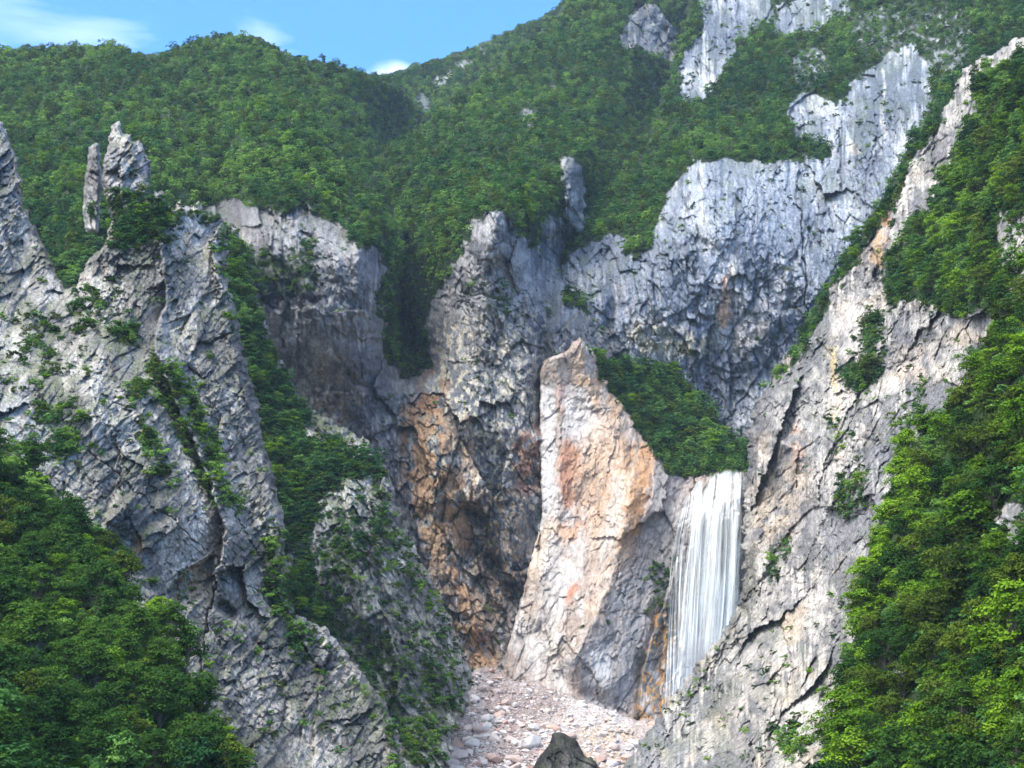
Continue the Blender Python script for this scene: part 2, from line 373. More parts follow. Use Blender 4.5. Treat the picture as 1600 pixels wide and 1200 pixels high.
BL_L, BL_M, BL_D = (0.52, 0.53, 0.55), (0.31, 0.335, 0.385), (0.13, 0.155, 0.20)
ORANGE, PEACH, WHITE, RUST, INK, CREAM = (0.52, 0.29, 0.145), (0.60, 0.43, 0.29), (0.68, 0.66, 0.64), (0.38, 0.20, 0.135), (0.085, 0.09, 0.105), (0.66, 0.60, 0.48)

landform('hill', ('distant wooded ridge with grey rock outcrops under the sky', 'ridge'),
    [(480,150),(520,128),(560,118),(590,121),(620,118),(650,104),(680,99),(700,92),(730,80),(765,66),(790,52),(815,42),(845,33),(870,14),(905,-20),(1000,-60),(1000,300),(480,300)],
    [(500,150,1950),(600,120,2050),(760,66,2150),(900,0,2250),(600,260,1750),(700,200,1850),(900,200,2000),(500,300,1700),(1000,100,2100)],
    veg=[([(470,90),(1010,-70),(1010,310),(470,310)],1.0)],
    bare=[([(645,155),(660,148),(672,165),(668,180),(655,172)],0.05),([(675,128),(690,115),(715,108),(705,128),(685,140)],0.35),([(715,95),(750,85),(745,105),(720,112)],0.4),([(735,70),(765,62),(800,68),(760,82)],0.6)],
    base=(BL_L,BL_M,BL_D), und=(22,90), fac=[(30,1.5,60,0.35),(12,1.5,60,0.35)], jag=4, curl=14, seed=2, forest=(6.5,5.0,4.6,'far'), moss=0.5)

landform('hill', ('broad wooded hill with a grey cliff band below its forest', 'hill'),
    [(-70,82),(0,80),(60,78),(110,77),(165,72),(185,76),(205,86),(250,88),(275,80),(300,68),(325,62),(350,59),(385,59),(400,62),(428,74),(450,92),(500,99),(545,112),(592,124),(625,140),(655,175),
     (655,190),(605,245),(618,300),(634,350),(630,400),(622,450),(616,520),(640,575),(650,700),(655,1000),(300,1000),(200,600),(-70,600)],
    [(0,80,1380),(350,57,1450),(590,120,1500),(180,75,1380),(0,300,900),(150,250,980),(300,320,900),(450,325,890),(592,390,900),(620,590,870),(400,600,860),(300,800,830),(600,800,845),(625,350,1000),(500,200,1160),(610,230,1430),(0,600,760),(350,200,1080),(640,1000,820),(560,180,1370),(560,290,1080)],
    veg=[([(-80,30),(700,30),(700,260),(640,590),(628,588),(612,560),(598,520),(590,470),(605,420),(590,388),(560,385),(535,345),(500,333),(442,325),(400,318),(352,312),(300,320),(262,322),(262,480),(0,520),(-80,520)],1.0),
         ([(350,370),(390,385),(440,400),(490,385),(500,430),(440,470),(390,470)],0.6)],
    bare=[([(252,172),(268,170),(272,186),(258,190)],0.1),([(640,150),(660,150),(672,178),(655,178)],0.2)],
    strokes=[('ridge',[(350,57),(380,120),(450,200),(560,290),(600,360)],120,60),('groove',[(640,180),(612,250),(622,330),(640,420),(640,560)],120,38),('ridge',[(170,70),(190,150),(240,260)],35,60),('groove',[(270,80),(300,170),(330,260),(345,320)],80,45),
             ('groove',[(480,95),(560,180),(600,240)],90,40),('ridge',[(40,85),(90,200),(120,330)],35,50),('groove',[(90,80),(60,200),(60,400)],60,40),
             ('ridge',[(450,320),(470,420),(520,560)],14,40),('groove',[(600,400),(590,500),(620,620),(640,760)],22,25),('ridge',[(560,390),(560,600)],10,30)],
    paint=[([(470,560),(520,540),(560,580),(575,620),(545,660),(510,680),(480,640)],PEACH,0.75,14,'patch'),([(480,590),(530,575),(550,620),(520,650)],ORANGE,0.5,10,'fleck'),
           ([(380,300),(620,380),(620,480),(400,420)],(0.34,0.34,0.35),0.5,20,'patch'),([(430,560),(640,560),(660,900),(430,900)],INK,0.55,25,'streak'),([(400,470),(600,480),(640,620),(440,640)],(0.20,0.20,0.22),0.6,25,'patch')],
    base=((0.48,0.465,0.46),(0.32,0.315,0.32),(0.16,0.16,0.17)), und=(24,110), fac=[(60,1.8,70,0.35),(24,2.0,80,0.35),(9,2.2,70,0.4)], jag=4, curl=7, seed=3, forest=(11.5,7.5,8.2,'far'), moss=0.25, streak=0.5)

landform('hill', ('steep wooded central hill above the dark orange-stained rock pillar', 'hill'),
    [(1130,-70),(925,-70),(900,-5),(882,12),(862,42),(838,60),(815,72),(792,95),(768,112),(745,130),(722,150),(705,168),(680,185),(655,200),(625,225),(600,245),(575,290),(560,400),(560,620),(590,700),(590,1110),(1070,1110),(1130,600)],
    [(760,325,925),(715,430,900),(850,400,950),(650,600,885),(750,600,865),(850,600,868),(650,1000,850),(800,1060,830),(700,800,850),(900,20,1700),(1080,10,1750),(620,240,1230),(605,330,1120),(600,400,1060),(720,150,1420),(640,560,960),(750,200,1300),(890,260,1070),(950,320,1110),(1040,170,1500),(900,450,950),(1000,800,900),(1100,300,1300),(800,100,1560)],
    veg=[([(1140,-80),(880,-80),(700,100),(550,250),(550,600),(640,590),(668,560),(668,500),(682,462),(700,430),(720,395),(735,350),(758,325),(775,335),(800,355),(830,375),(850,400),(875,380),(900,385),(905,420),(880,480),(1140,500)],1.0),
         ([(740,450),(775,445),(800,470),(790,500),(760,480)],0.5)],
    bare=[([(876,262),(885,243),(899,250),(905,270),(914,300),(917,345),(905,380),(888,360),(880,320)],0.0),([(850,340),(870,335),(890,360),(905,420),(860,480),(840,430),(845,390)],0.2),
          ([(985,22),(1000,2),(1030,10),(1062,55),(1052,105),(1020,90),(965,75)],0.05),([(1020,130),(1035,120),(1030,160),(1020,160)],0.3),([(805,170),(820,160),(830,190),(815,200)],0.45),([(850,115),(880,110),(870,150),(850,150)],0.65)],
    strokes=[('ridge',[(900,0),(830,80),(720,180),(650,260),(640,330)],45,45),('ridge',[(960,20),(900,120),(830,230),(780,320)],80,70),('groove',[(900,120),(870,200),(790,260),(700,400),(650,540)],40,40),('groove',[(600,250),(608,350),(625,450),(650,560)],90,35),
             ('groove',[(1060,60),(1030,170),(960,240),(930,320),(900,400)],130,55),('ridge',[(1000,60),(970,150),(930,220)],30,40),
             ('bulge',[(890,255),(898,350)],60,20),('ridge',[(758,325),(765,450),(740,600)],22,60),('groove',[(848,380),(855,470),(846,560),(845,660)],30,12),('step',[(700,560),(690,700)],6,30),
             ('groove',[(728,798),(748,812)],22,11),('groove',[(765,872),(782,890)],22,9),('groove',[(795,915),(806,945)],18,9),('groove',[(720,780),(740,800)],15,8),('groove',[(818,760),(840,745)],12,8),
             ('groove',[(655,560),(640,640)],10,14),('step',[(640,760),(650,870),(715,980)],8,40),('bulge',[(680,700),(690,860),(740,980)],12,30),('groove',[(745,700),(760,850),(790,1000)],10,18)],
    paint=[([(668,500),(850,480),(850,1000),(790,1060),(740,1060),(690,960),(640,860),(620,700),(640,600)],(0.16,0.165,0.185),0.75,20,'patch'),
           ([(660,500),(850,480),(845,760),(740,1000),(640,800)],CREAM,0.75,20,'fleck'),([(780,520),(800,520),(815,600),(790,620)],CREAM,0.5,8,'streak'),
           ([(625,640),(690,600),(700,700),(730,800),(735,860),(690,880),(650,870),(632,780)],ORANGE,0.9,16,'patch'),([(628,650),(700,640),(760,800),(800,960),(780,1040),(740,1050),(690,960),(645,870)],(0.46,0.33,0.22),0.55,22,'patch'),([(632,760),(690,760),(720,860),(740,960),(700,940),(655,860)],PEACH,0.7,12,'fleck'),
           ([(660,575),(690,570),(690,640),(650,650)],RUST,0.7,12,'patch'),([(725,640),(738,660),(750,760),(735,790),(720,720)],PEACH,0.8,6,'streak'),([(700,880),(720,890),(760,1000),(780,1050),(740,1050),(710,960)],ORANGE,0.7,12,'patch'),
           ([(800,700),(850,640),(850,760),(810,780)],RUST,0.8,8,'patch'),([(800,700),(845,690),(845,745),(815,740)],(0.60,0.36,0.22),0.7,8,'fleck'),([(740,770),(810,760),(820,900),(770,960)],(0.42,0.27,0.15),0.55,20,'fleck'),
           ([(640,900),(680,920),(720,1000),(690,1060),(650,1000)],INK,0.7,14,None),([(685,840),(700,860),(720,960),(705,980)],INK,0.8,8,'streak'),
           ([(720,330),(770,320),(830,380),(850,480),(680,500),(690,440)],(0.50,0.49,0.49),0.55,16,'patch')],
    base=((0.46,0.46,0.48),(0.29,0.30,0.32),(0.15,0.16,0.18)), und=(20,100), fac=[(55,1.9,80,0.40),(22,2.0,75,0.50),(9,2.0,70,0.55)], jag=4, curl=14, seed=4, step=1.25, forest=(11.5,7.5,8.0,'far'), moss=0.25, streak=0.6)

landform('hill', ('high right-hand mountainside with forest bands above a blue-grey limestone wall', 'mountainside'),
    [(1640,-70),(1088,-70),(1080,0),(1068,50),(1052,110),(1032,172),(1008,238),(970,285),(942,312),(912,352),(882,388),(870,432),(866,500),(856,560),(870,900),(1320,900),(1640,760)],
    [(1100,0,1480),(1300,0,1450),(1500,0,1250),(1640,0,1100),(1010,250,1200),(900,400,1000),(1060,290,1030),(1090,245,1045),(1230,245,1055),(1240,170,1120),(1400,100,1160),(1300,250,1040),(900,600,950),(1100,550,962),(1250,500,945),(1350,350,965),(1500,200,950),(1600,300,860),(1000,900,960),(1300,900,900),(1100,150,1300),(1640,700,800),(1450,40,1250)],
    veg=[([(1070,-80),(1650,-80),(1650,760),(1330,760),(1330,420),(1400,260),(1300,255),(1230,248),(1130,245),(1085,250),(1060,290),(1030,345),(1000,400),(880,420),(860,480),(850,380),(1020,170)],1.0),
         ([(870,480),(900,490),(935,530),(990,560),(985,590),(900,540)],0.9)],
    bare=[([(1090,20),(1110,-70),(1200,-70),(1208,35),(1150,65),(1132,110),(1100,160),(1062,172),(1068,110),(1092,50)],0.1),
          ([(1208,65),(1212,0),(1330,-20),(1322,25),(1262,50),(1225,68)],0.1),
          ([(1235,165),(1270,140),(1310,172),(1340,128),(1380,85),(1432,75),(1452,110),(1455,170),(1430,230),(1395,285),(1300,262),(1290,225),(1240,225)],0.04),
          ([(1310,25),(1360,5),(1500,5),(1530,60),(1440,80),(1350,95)],0.68),([(1440,80),(1520,60),(1500,120),(1440,130)],0.6),([(1230,90),(1290,70),(1300,110),(1240,140)],0.6),
          ([(1055,300),(1085,252),(1130,247),(1200,257),(1290,252),(1400,270),(1330,400),(1290,450),(1200,620),(1160,720),(1000,720),(862,570),(868,480),(890,400),(920,380),(948,368),(978,372),(975,410),(1000,400),(1030,345)],0.0)],
    strokes=[('step',[(1290,252),(1200,257),(1130,247),(1085,252)],10,60),('step',[(1240,222),(1236,170),(1270,142)],18,80),('ridge',[(1060,290),(1030,380),(980,470)],8,40),('groove',[(1000,400),(985,480),(960,560)],14,20),
             ('groove',[(1100,300),(1085,340),(1095,390)],10,10),('step',[(1135,535),(1175,470),(1240,400),(1265,330)],9,40),('step',[(1000,520),(1075,480),(1110,430),(1130,390)],8,35),
             ('bulge',[(1160,560),(1200,500),(1240,440)],7,26),('step',[(1175,600),(1250,500),(1290,440)],10,30),('groove',[(1148,440),(1146,560)],7,6),('groove',[(1240,400),(1235,470)],7,6),
             ('groove',[(950,400),(960,480),(940,560)],22,10),('groove',[(1085,378),(1102,384)],12,9),('ridge',[(1060,20),(1020,180)],18,30),('groove',[(1205,0),(1215,60),(1160,70)],18,12),
             ('bulge',[(900,430),(915,520)],8,30)],
    paint=[([(1055,250),(1400,250),(1330,560),(1160,720),(940,620),(960,420)],(0.32,0.36,0.44),0.5,25,'patch'),([(1060,260),(1260,255),(1240,380),(1130,380)],(0.34,0.39,0.47),0.6,20,'streak'),
           ([(1000,505),(1060,510),(1110,525),(1125,550),(1060,556),(1010,555),(970,550),(975,520)],CREAM,0.9,10,'patch'),([(880,430),(960,420),(1000,480),(940,560),(880,520)],(0.46,0.45,0.46),0.6,16,'streak'),([(1128,430),(1140,425),(1140,510),(1126,512)],(0.72,0.47,0.34),0.9,5,None),([(1142,400),(1150,402),(1152,500),(1146,505)],(0.66,0.60,0.54),0.8,3,None),
           ([(1135,545),(1170,485),(1215,460),(1200,520),(1160,560)],(0.55,0.51,0.50),0.75,8,'patch'),([(1180,520),(1280,400),(1300,450),(1190,620),(1150,650)],(0.15,0.18,0.24),0.65,14,'streak'),
           ([(1150,360),(1250,360),(1240,470),(1150,440)],(0.19,0.22,0.28),0.5,18,'streak'),([(1000,430),(1100,400),(1120,470),(1000,510)],(0.13,0.15,0.18),0.5,16,'fleck'),
           ([(1080,560),(1180,580),(1170,700),(1100,660)],(0.14,0.15,0.19),0.6,16,'patch'),([(1130,600),(1180,640),(1165,700),(1130,680)],(0.5,0.48,0.46),0.5,12,'fleck'),([(1325,222),(1340,225),(1348,240),(1330,240)],(0.75,0.66,0.58),0.9,4,None),
           ([(950,590),(1050,570),(1030,640),(960,620)],BL_M,0.5,10,'patch')]+
          [([q], c, 0.8, w, 'streak') for q, c, w in [((1150,300,1150,540),(0.10,0.12,0.17),5),((1205,370,1200,480),(0.10,0.12,0.17),4),((1238,380,1234,480),(0.11,0.13,0.18),4),((1180,300,1176,420),(0.13,0.15,0.2),4),((1095,262,1099,350),(0.62,0.62,0.63),3),((1120,265,1118,330),(0.13,0.15,0.2),3),
           ((1217,400,1214,460),(0.66,0.65,0.64),3),((1226,410,1222,480),(0.66,0.65,0.64),2),((1255,290,1250,370),(0.13,0.15,0.2),4),((1075,300,1072,420),(0.12,0.14,0.19),4),((1290,280,1284,400),(0.14,0.16,0.21),5),((950,420,948,520),(0.12,0.14,0.19),5),((1165,420,1160,500),(0.6,0.6,0.61),3),((1030,430,1028,520),(0.6,0.6,0.6),4),((1340,130,1338,250),(0.16,0.18,0.23),4),((1380,110,1378,240),(0.55,0.56,0.58),4),((1400,120,1398,200),(0.16,0.18,0.23),4)]],
    base=((0.50,0.52,0.56),(0.31,0.345,0.42),(0.14,0.17,0.23)), und=(16,110), fac=[(90,2.2,80,0.16),(26,2.6,84,0.24),(10,2.6,80,0.34)], jag=4, curl=12, seed=6, step=1.3, forest=(12,7.8,8.4,'far'), moss=0.35, streak=0.62, warm=0.12)  # bluish base: haze and cloud shade mixed into the grey rock colour

SLAB = landform('cliff', ('pale rockfall scar with orange stains and a wooded ledge behind its top', 'cliff'),
    [(845,585),(848,566),(870,557),(888,549),(896,538),(906,532),(914,540),(928,552),(960,572),(1000,572),(1040,570),(1075,600),(1105,636),(1140,680),(1175,700),(1240,720),(1240,1180),(1000,1180),(770,1180),(772,1100),(788,1048),(793,1020),(805,975),(818,930),(832,870),(848,800),(846,760),(843,700)],
    [(845,600,862),(905,540,858),(900,800,838),(850,1050,812),(930,1000,805),(1000,750,845),(1000,1000,812),(1050,900,838),(1090,755,852),(1160,740,852),(1100,1000,846),(1040,575,945),(1000,640,880),(1120,690,900),(1160,700,915),(1160,1000,846),(1000,1150,790),(800,1180,790),(1240,900,850)],
    veg=[([(920,530),(1050,560),(1250,700),(1200,760),(1160,735),(1135,732),(1115,737),(1090,750),(1062,738),(1020,716),(1014,682),(975,640),(945,590)],1.0),
         ([(1020,880),(1040,860),(1045,900),(1030,960),(1010,960)],0.35),([(1290,0),(1291,0),(1291,1)],0.1)],
    bare=(),
    strokes=[('ridge',[(905,535),(920,600),(960,680),(985,760),(960,900),(900,1030)],14,40),('groove',[(848,800),(838,860),(815,930)],6,8),('step',[(1015,690),(1018,760),(1000,840)],5,40),
             ('groove',[(1010,820),(1040,800),(1075,760)],6,10),('step',[(1060,860),(1040,930),(1015,1010),(1000,1100)],16,200),('bulge',[(880,1010),(930,1060),(980,1100)],4,30),('groove',[(910,1080),(925,1092),(935,1095)],9,9),
             ('groove',[(888,1020),(880,1060)],8,8),('groove',[(985,700),(975,760),(960,800)],5,8),('ridge',[(870,560),(880,680),(870,800),(840,960)],6,16),('bulge',[(1030,930),(1000,1010),(960,1060)],4,24),
             ('step',[(1064,790),(1048,850),(1040,930),(1036,1060)],12,300)],
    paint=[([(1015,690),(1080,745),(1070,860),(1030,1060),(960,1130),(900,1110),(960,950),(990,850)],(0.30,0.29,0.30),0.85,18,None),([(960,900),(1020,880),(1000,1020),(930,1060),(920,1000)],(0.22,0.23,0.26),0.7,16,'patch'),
           ([(980,700),(1016,690),(1014,760),(1000,830),(968,800),(970,740)],(0.60,0.31,0.13),0.9,8,'patch'),([(905,536),(945,590),(975,640),(960,670),(930,620),(900,600)],(0.56,0.35,0.18),0.8,10,'patch'),([(868,556),(925,550),(940,590),(890,590)],(0.42,0.32,0.23),0.6,7,'fleck'),
           ([(876,600),(890,598),(884,640),(874,650)],(0.62,0.36,0.26),0.7,5,None),([(880,690),(908,680),(905,730),(895,790),(878,800),(872,740)],(0.46,0.24,0.15),0.9,8,None),([(905,720),(960,660),(965,760),(930,800),(895,860),(885,830)],(0.50,0.30,0.19),0.8,10,'fleck'),
           ([(965,680),(1010,700),(1016,760),(1000,840),(970,860),(955,780)],(0.58,0.30,0.13),0.75,12,'streak'),([(640,585),(700,570),(720,640),(700,680),(630,660)],(0.42,0.26,0.17),0.6,10,'fleck'),([(868,820),(900,810),(905,860),(880,880)],(0.58,0.34,0.22),0.7,8,'patch'),([(885,925),(905,900),(900,930),(888,950)],(0.50,0.23,0.14),0.9,4,None),([(830,820),(870,815),(860,900),(825,920)],(0.68,0.52,0.36),0.6,10,'patch'),
           ([(930,900),(975,860),(965,920),(930,950)],(0.66,0.52,0.42),0.6,10,'patch'),([(820,1010),(880,990),(870,1060),(820,1050)],(0.62,0.60,0.58),0.5,10,None),([(880,1030),(930,1020),(930,1090),(890,1070)],(0.24,0.25,0.28),0.85,8,'patch'),
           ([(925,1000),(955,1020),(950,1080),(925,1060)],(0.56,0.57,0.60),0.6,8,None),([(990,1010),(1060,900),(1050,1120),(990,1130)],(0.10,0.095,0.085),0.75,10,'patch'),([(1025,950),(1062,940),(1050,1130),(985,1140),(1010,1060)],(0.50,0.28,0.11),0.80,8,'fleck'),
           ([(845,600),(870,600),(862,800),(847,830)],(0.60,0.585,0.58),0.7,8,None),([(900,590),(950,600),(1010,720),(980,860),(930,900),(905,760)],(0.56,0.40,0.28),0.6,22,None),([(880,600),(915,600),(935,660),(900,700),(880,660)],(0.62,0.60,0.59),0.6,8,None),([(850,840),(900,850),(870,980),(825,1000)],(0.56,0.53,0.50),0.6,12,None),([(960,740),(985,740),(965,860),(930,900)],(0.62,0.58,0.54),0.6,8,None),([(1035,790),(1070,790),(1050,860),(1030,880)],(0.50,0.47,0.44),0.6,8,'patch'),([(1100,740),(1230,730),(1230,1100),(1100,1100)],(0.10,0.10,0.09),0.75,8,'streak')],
    base=((0.60,0.565,0.54),(0.50,0.45,0.415),(0.36,0.29,0.25)), und=(5,110), fac=[(80,2.6,105,0.20),(30,2.4,110,0.22),(12,2.4,118,0.24)], jag=2.0, curl=4, seed=7, step=1.1, forest=(12,8.5,9.5,'far'), moss=0.06, streak=0.12, relief=0.45, warm=0.5, mat=M_FRESH)

landform('cliff', ('lower rock spur speckled with bushes, left of the orange-stained pillar', 'cliff'),
    [(320,340),(345,348),(360,352),(378,382),(392,450),(412,515),(438,570),(470,635),(500,655),(540,672),(575,700),(598,732),(612,770),(628,820),(650,868),(680,925),(705,985),(722,1025),(734,1060),(728,1100),(708,1150),(694,1210),(700,1290),(300,1290),(300,330)],
    [(350,345,770),(420,520,740),(480,650,735),(600,740,725),(735,1060,700),(690,1200,620),(600,1200,590),(500,1000,640),(450,800,680),(380,500,725),(330,700,680),(560,900,665),(650,1000,670)],
    veg=[([(330,340),(378,375),(395,450),(415,515),(440,575),(478,640),(470,690),(520,700),(590,725),(600,750),(540,745),(500,765),(520,800),(480,860),(505,940),(520,1000),(470,960),(440,870),(430,780),(400,640),(370,500)],0.92),([(490,740),(600,750),(620,850),(520,870)],0.45),([(350,330),(400,450),(400,560),(340,560)],0.9),
         ([(540,700),(640,860),(720,1000),(735,1060),(690,1200),(600,1200),(520,980),(480,800)],0.30),([(600,950),(680,1080),(700,1150),(640,1170),(600,1050)],0.28)],
    bare=[([(488,790),(530,750),(590,760),(600,800),(560,830),(500,840)],0.3),([(445,840),(480,850),(480,900),(450,900)],0.3),([(530,880),(640,900),(700,1000),(640,1040),(560,960)],0.25)],
    strokes=[('ridge',[(600,740),(590,850),(620,960),(690,1060)],12,40),('groove',[(430,560),(460,760),(480,900),(560,1020),(620,1130)],22,30),('groove',[(560,780),(580,900),(640,1000)],8,14),('ridge',[(540,760),(560,900),(640,1060)],8,20)],
    paint=[([(640,850),(735,1060),(700,1100),(660,980)],(0.20,0.20,0.19),0.7,14,'patch')],
    base=((0.62,0.61,0.585),(0.44,0.435,0.42),(0.18,0.185,0.18)), und=(10,70), fac=[(44,2.2,70,0.42),(18,2.4,65,0.5),(8,2.2,60,0.6)], jag=7, curl=14, seed=8, step=1.15, forest=(15,12,10.5,'far'), moss=0.75, streak=0.2)

NEEDLE = landform('cliff', ('slim white rock needle standing in the trees', 'rock needle'),
    [(134,312),(137,275),(141,250),(143,231),(150,228),(154,240),(153,262),(156,285),(153,320),(150,360),(138,360)],
    [(134,300,600),(156,300,600),(145,230,605),(145,360,590),(150,290,597)],
    base=(GR_L,(0.42,0.42,0.42),GR_D), und=(3,40), fac=[(14,2,60,0.4),(7,2,60,0.4)], jag=2.5, curl=6, seed=9, moss=0.3)

A = landform('cliff', ('big light grey fractured limestone buttress filling the left side', 'cliff'),
    [(-70,150),(0,192),(6,205),(12,225),(24,260),(28,285),(28,318),(48,352),(70,398),(84,430),(98,455),(116,452),(135,420),(152,398),(168,386),(178,345),(168,310),(163,268),(172,232),(176,200),(184,194),(190,212),(200,214),(206,224),(218,226),(222,243),(230,256),(236,310),(250,300),(258,325),(268,338),(280,318),(294,334),(306,320),(322,346),(340,338),(348,356),(354,376),(347,425),(362,470),(374,540),(395,620),(408,690),(425,750),(438,800),(441,860),(436,925),(460,962),(505,985),(545,1030),(590,1090),(614,1135),(630,1200),(640,1290),(-70,1290)],
    [(0,200,560),(30,400,535),(200,200,570),(230,310,545),(350,340,580),(345,500,548),(0,600,450),(120,700,440),(260,600,478),(200,450,520),(100,450,530),(440,860,500),(330,800,455),(250,900,430),(0,900,400),(300,1100,400),(450,1000,475),(600,1150,480),(620,1250,450),(400,1250,390),(400,1100,430),(390,700,520)],
    veg=[([(178,310),(230,300),(262,330),(262,380),(215,385),(180,370)],0.7),([(180,350),(245,340),(250,375),(190,385)],0.9),([(240,560),(290,600),(330,680),(345,760),(372,800),(350,810),(325,760),(290,690),(250,620),(205,625),(210,600),(240,610)],0.55),
         ([(345,350),(380,480),(365,520),(345,440)],0.5),([(250,318),(350,335),(352,352),(300,342),(255,345)],0.7),([(100,470),(150,440),(170,500),(120,520)],0.35),([(60,640),(120,640),(115,660),(60,655)],0.4),([(70,690),(120,690),(110,730),(80,730)],0.5),
         ([(215,670),(250,680),(262,760),(225,740)],0.45),([(410,840),(445,850),(450,960),(420,950)],0.6),([(440,960),(500,990),(480,1040),(440,1010)],0.4),([(170,510),(215,510),(215,535),(180,530)],0.6),([(10,480),(60,500),(90,560),(60,600),(20,560)],0.25),([(600,1120),(640,1200),(640,1290),(620,1290)],0.5)],
    strokes=[('ridge',[(200,215),(235,320),(255,420),(262,470)],10,30),('step',[(245,360),(262,470),(240,540),(262,600),(300,680),(332,760),(352,830),(345,870)],30,90),('ridge',[(350,430),(366,560),(400,680),(430,800),(436,900)],14,30),
             ('groove',[(262,470),(300,600),(350,720),(390,830),(420,930)],14,22),('groove',[(110,450),(130,540),(190,640)],6,14),('groove',[(48,352),(30,480),(0,560)],8,20),('step',[(120,690),(60,640),(0,612)],10,60),
             ('groove',[(150,860),(175,770),(205,760)],10,10),('step',[(345,850),(300,880),(262,925)],9,24),('area',[(262,925),(300,885),(335,868),(330,915),(300,945),(268,945)],10,5),('groove',[(345,945),(360,958)],16,8),('groove',[(250,940),(285,1050),(300,1100)],6,6),
             ('groove',[(395,1000),(430,1060),(450,1130),(490,1180)],8,7),('step',[(436,930),(500,1050),(490,1180)],12,40),('bulge',[(200,790),(160,830),(150,850)],10,18),('groove',[(210,850),(230,820),(260,800)],10,8),
             ('groove',[(170,830),(190,850)],9,14),('groove',[(262,500),(268,560)],6,5),('bulge',[(150,560),(140,650)],8,40),('ridge',[(500,985),(560,1060),(615,1180)],6,20),('groove',[(355,640),(400,760)],5,6)],
    paint=[([(262,925),(290,890),(335,868),(330,905),(300,935),(265,945)],(0.60,0.42,0.24),0.8,8,'patch'),([(198,845),(220,840),(222,860),(200,870)],(0.60,0.40,0.22),0.7,8,'patch'),([(270,370),(300,365),(300,400),(270,400)],(0.62,0.46,0.32),0.6,8,'patch'),([(60,350),(90,340),(100,420),(70,400)],(0.44,0.34,0.29),0.6,12,'patch'),
           ([(330,775),(352,790),(350,850),(330,840)],(0.14,0.15,0.18),0.8,6,None),([(0,195),(28,290),(20,360),(0,380)],(0.27,0.29,0.34),0.6,10,'patch'),([(165,230),(232,260),(225,330),(170,340)],(0.36,0.37,0.42),0.6,10,'patch'),
           ([(245,370),(265,370),(268,570),(235,560)],(0.22,0.24,0.30),0.6,10,'streak'),([(200,540),(222,545),(215,570),(195,580)],(0.25,0.27,0.32),0.7,7,None),([(0,610),(120,690),(120,720),(20,740),(0,700)],(0.58,0.575,0.57),0.6,10,None),([(150,820),(210,800),(190,860),(160,860)],(0.2,0.21,0.24),0.6,10,'patch')],
    base=(GR_L,GR_M,GR_D), und=(9,80), fac=[(80,2.0,-50,0.30),(34,2.2,-55,0.34),(14,2.4,-50,0.42),(7,2,55,0.4)], jag=5, curl=10, seed=10, step=1.1, forest=(15,13,8.5,'far'), moss=0.55, streak=0.12, mat=M_ROCK, warm=0.25)

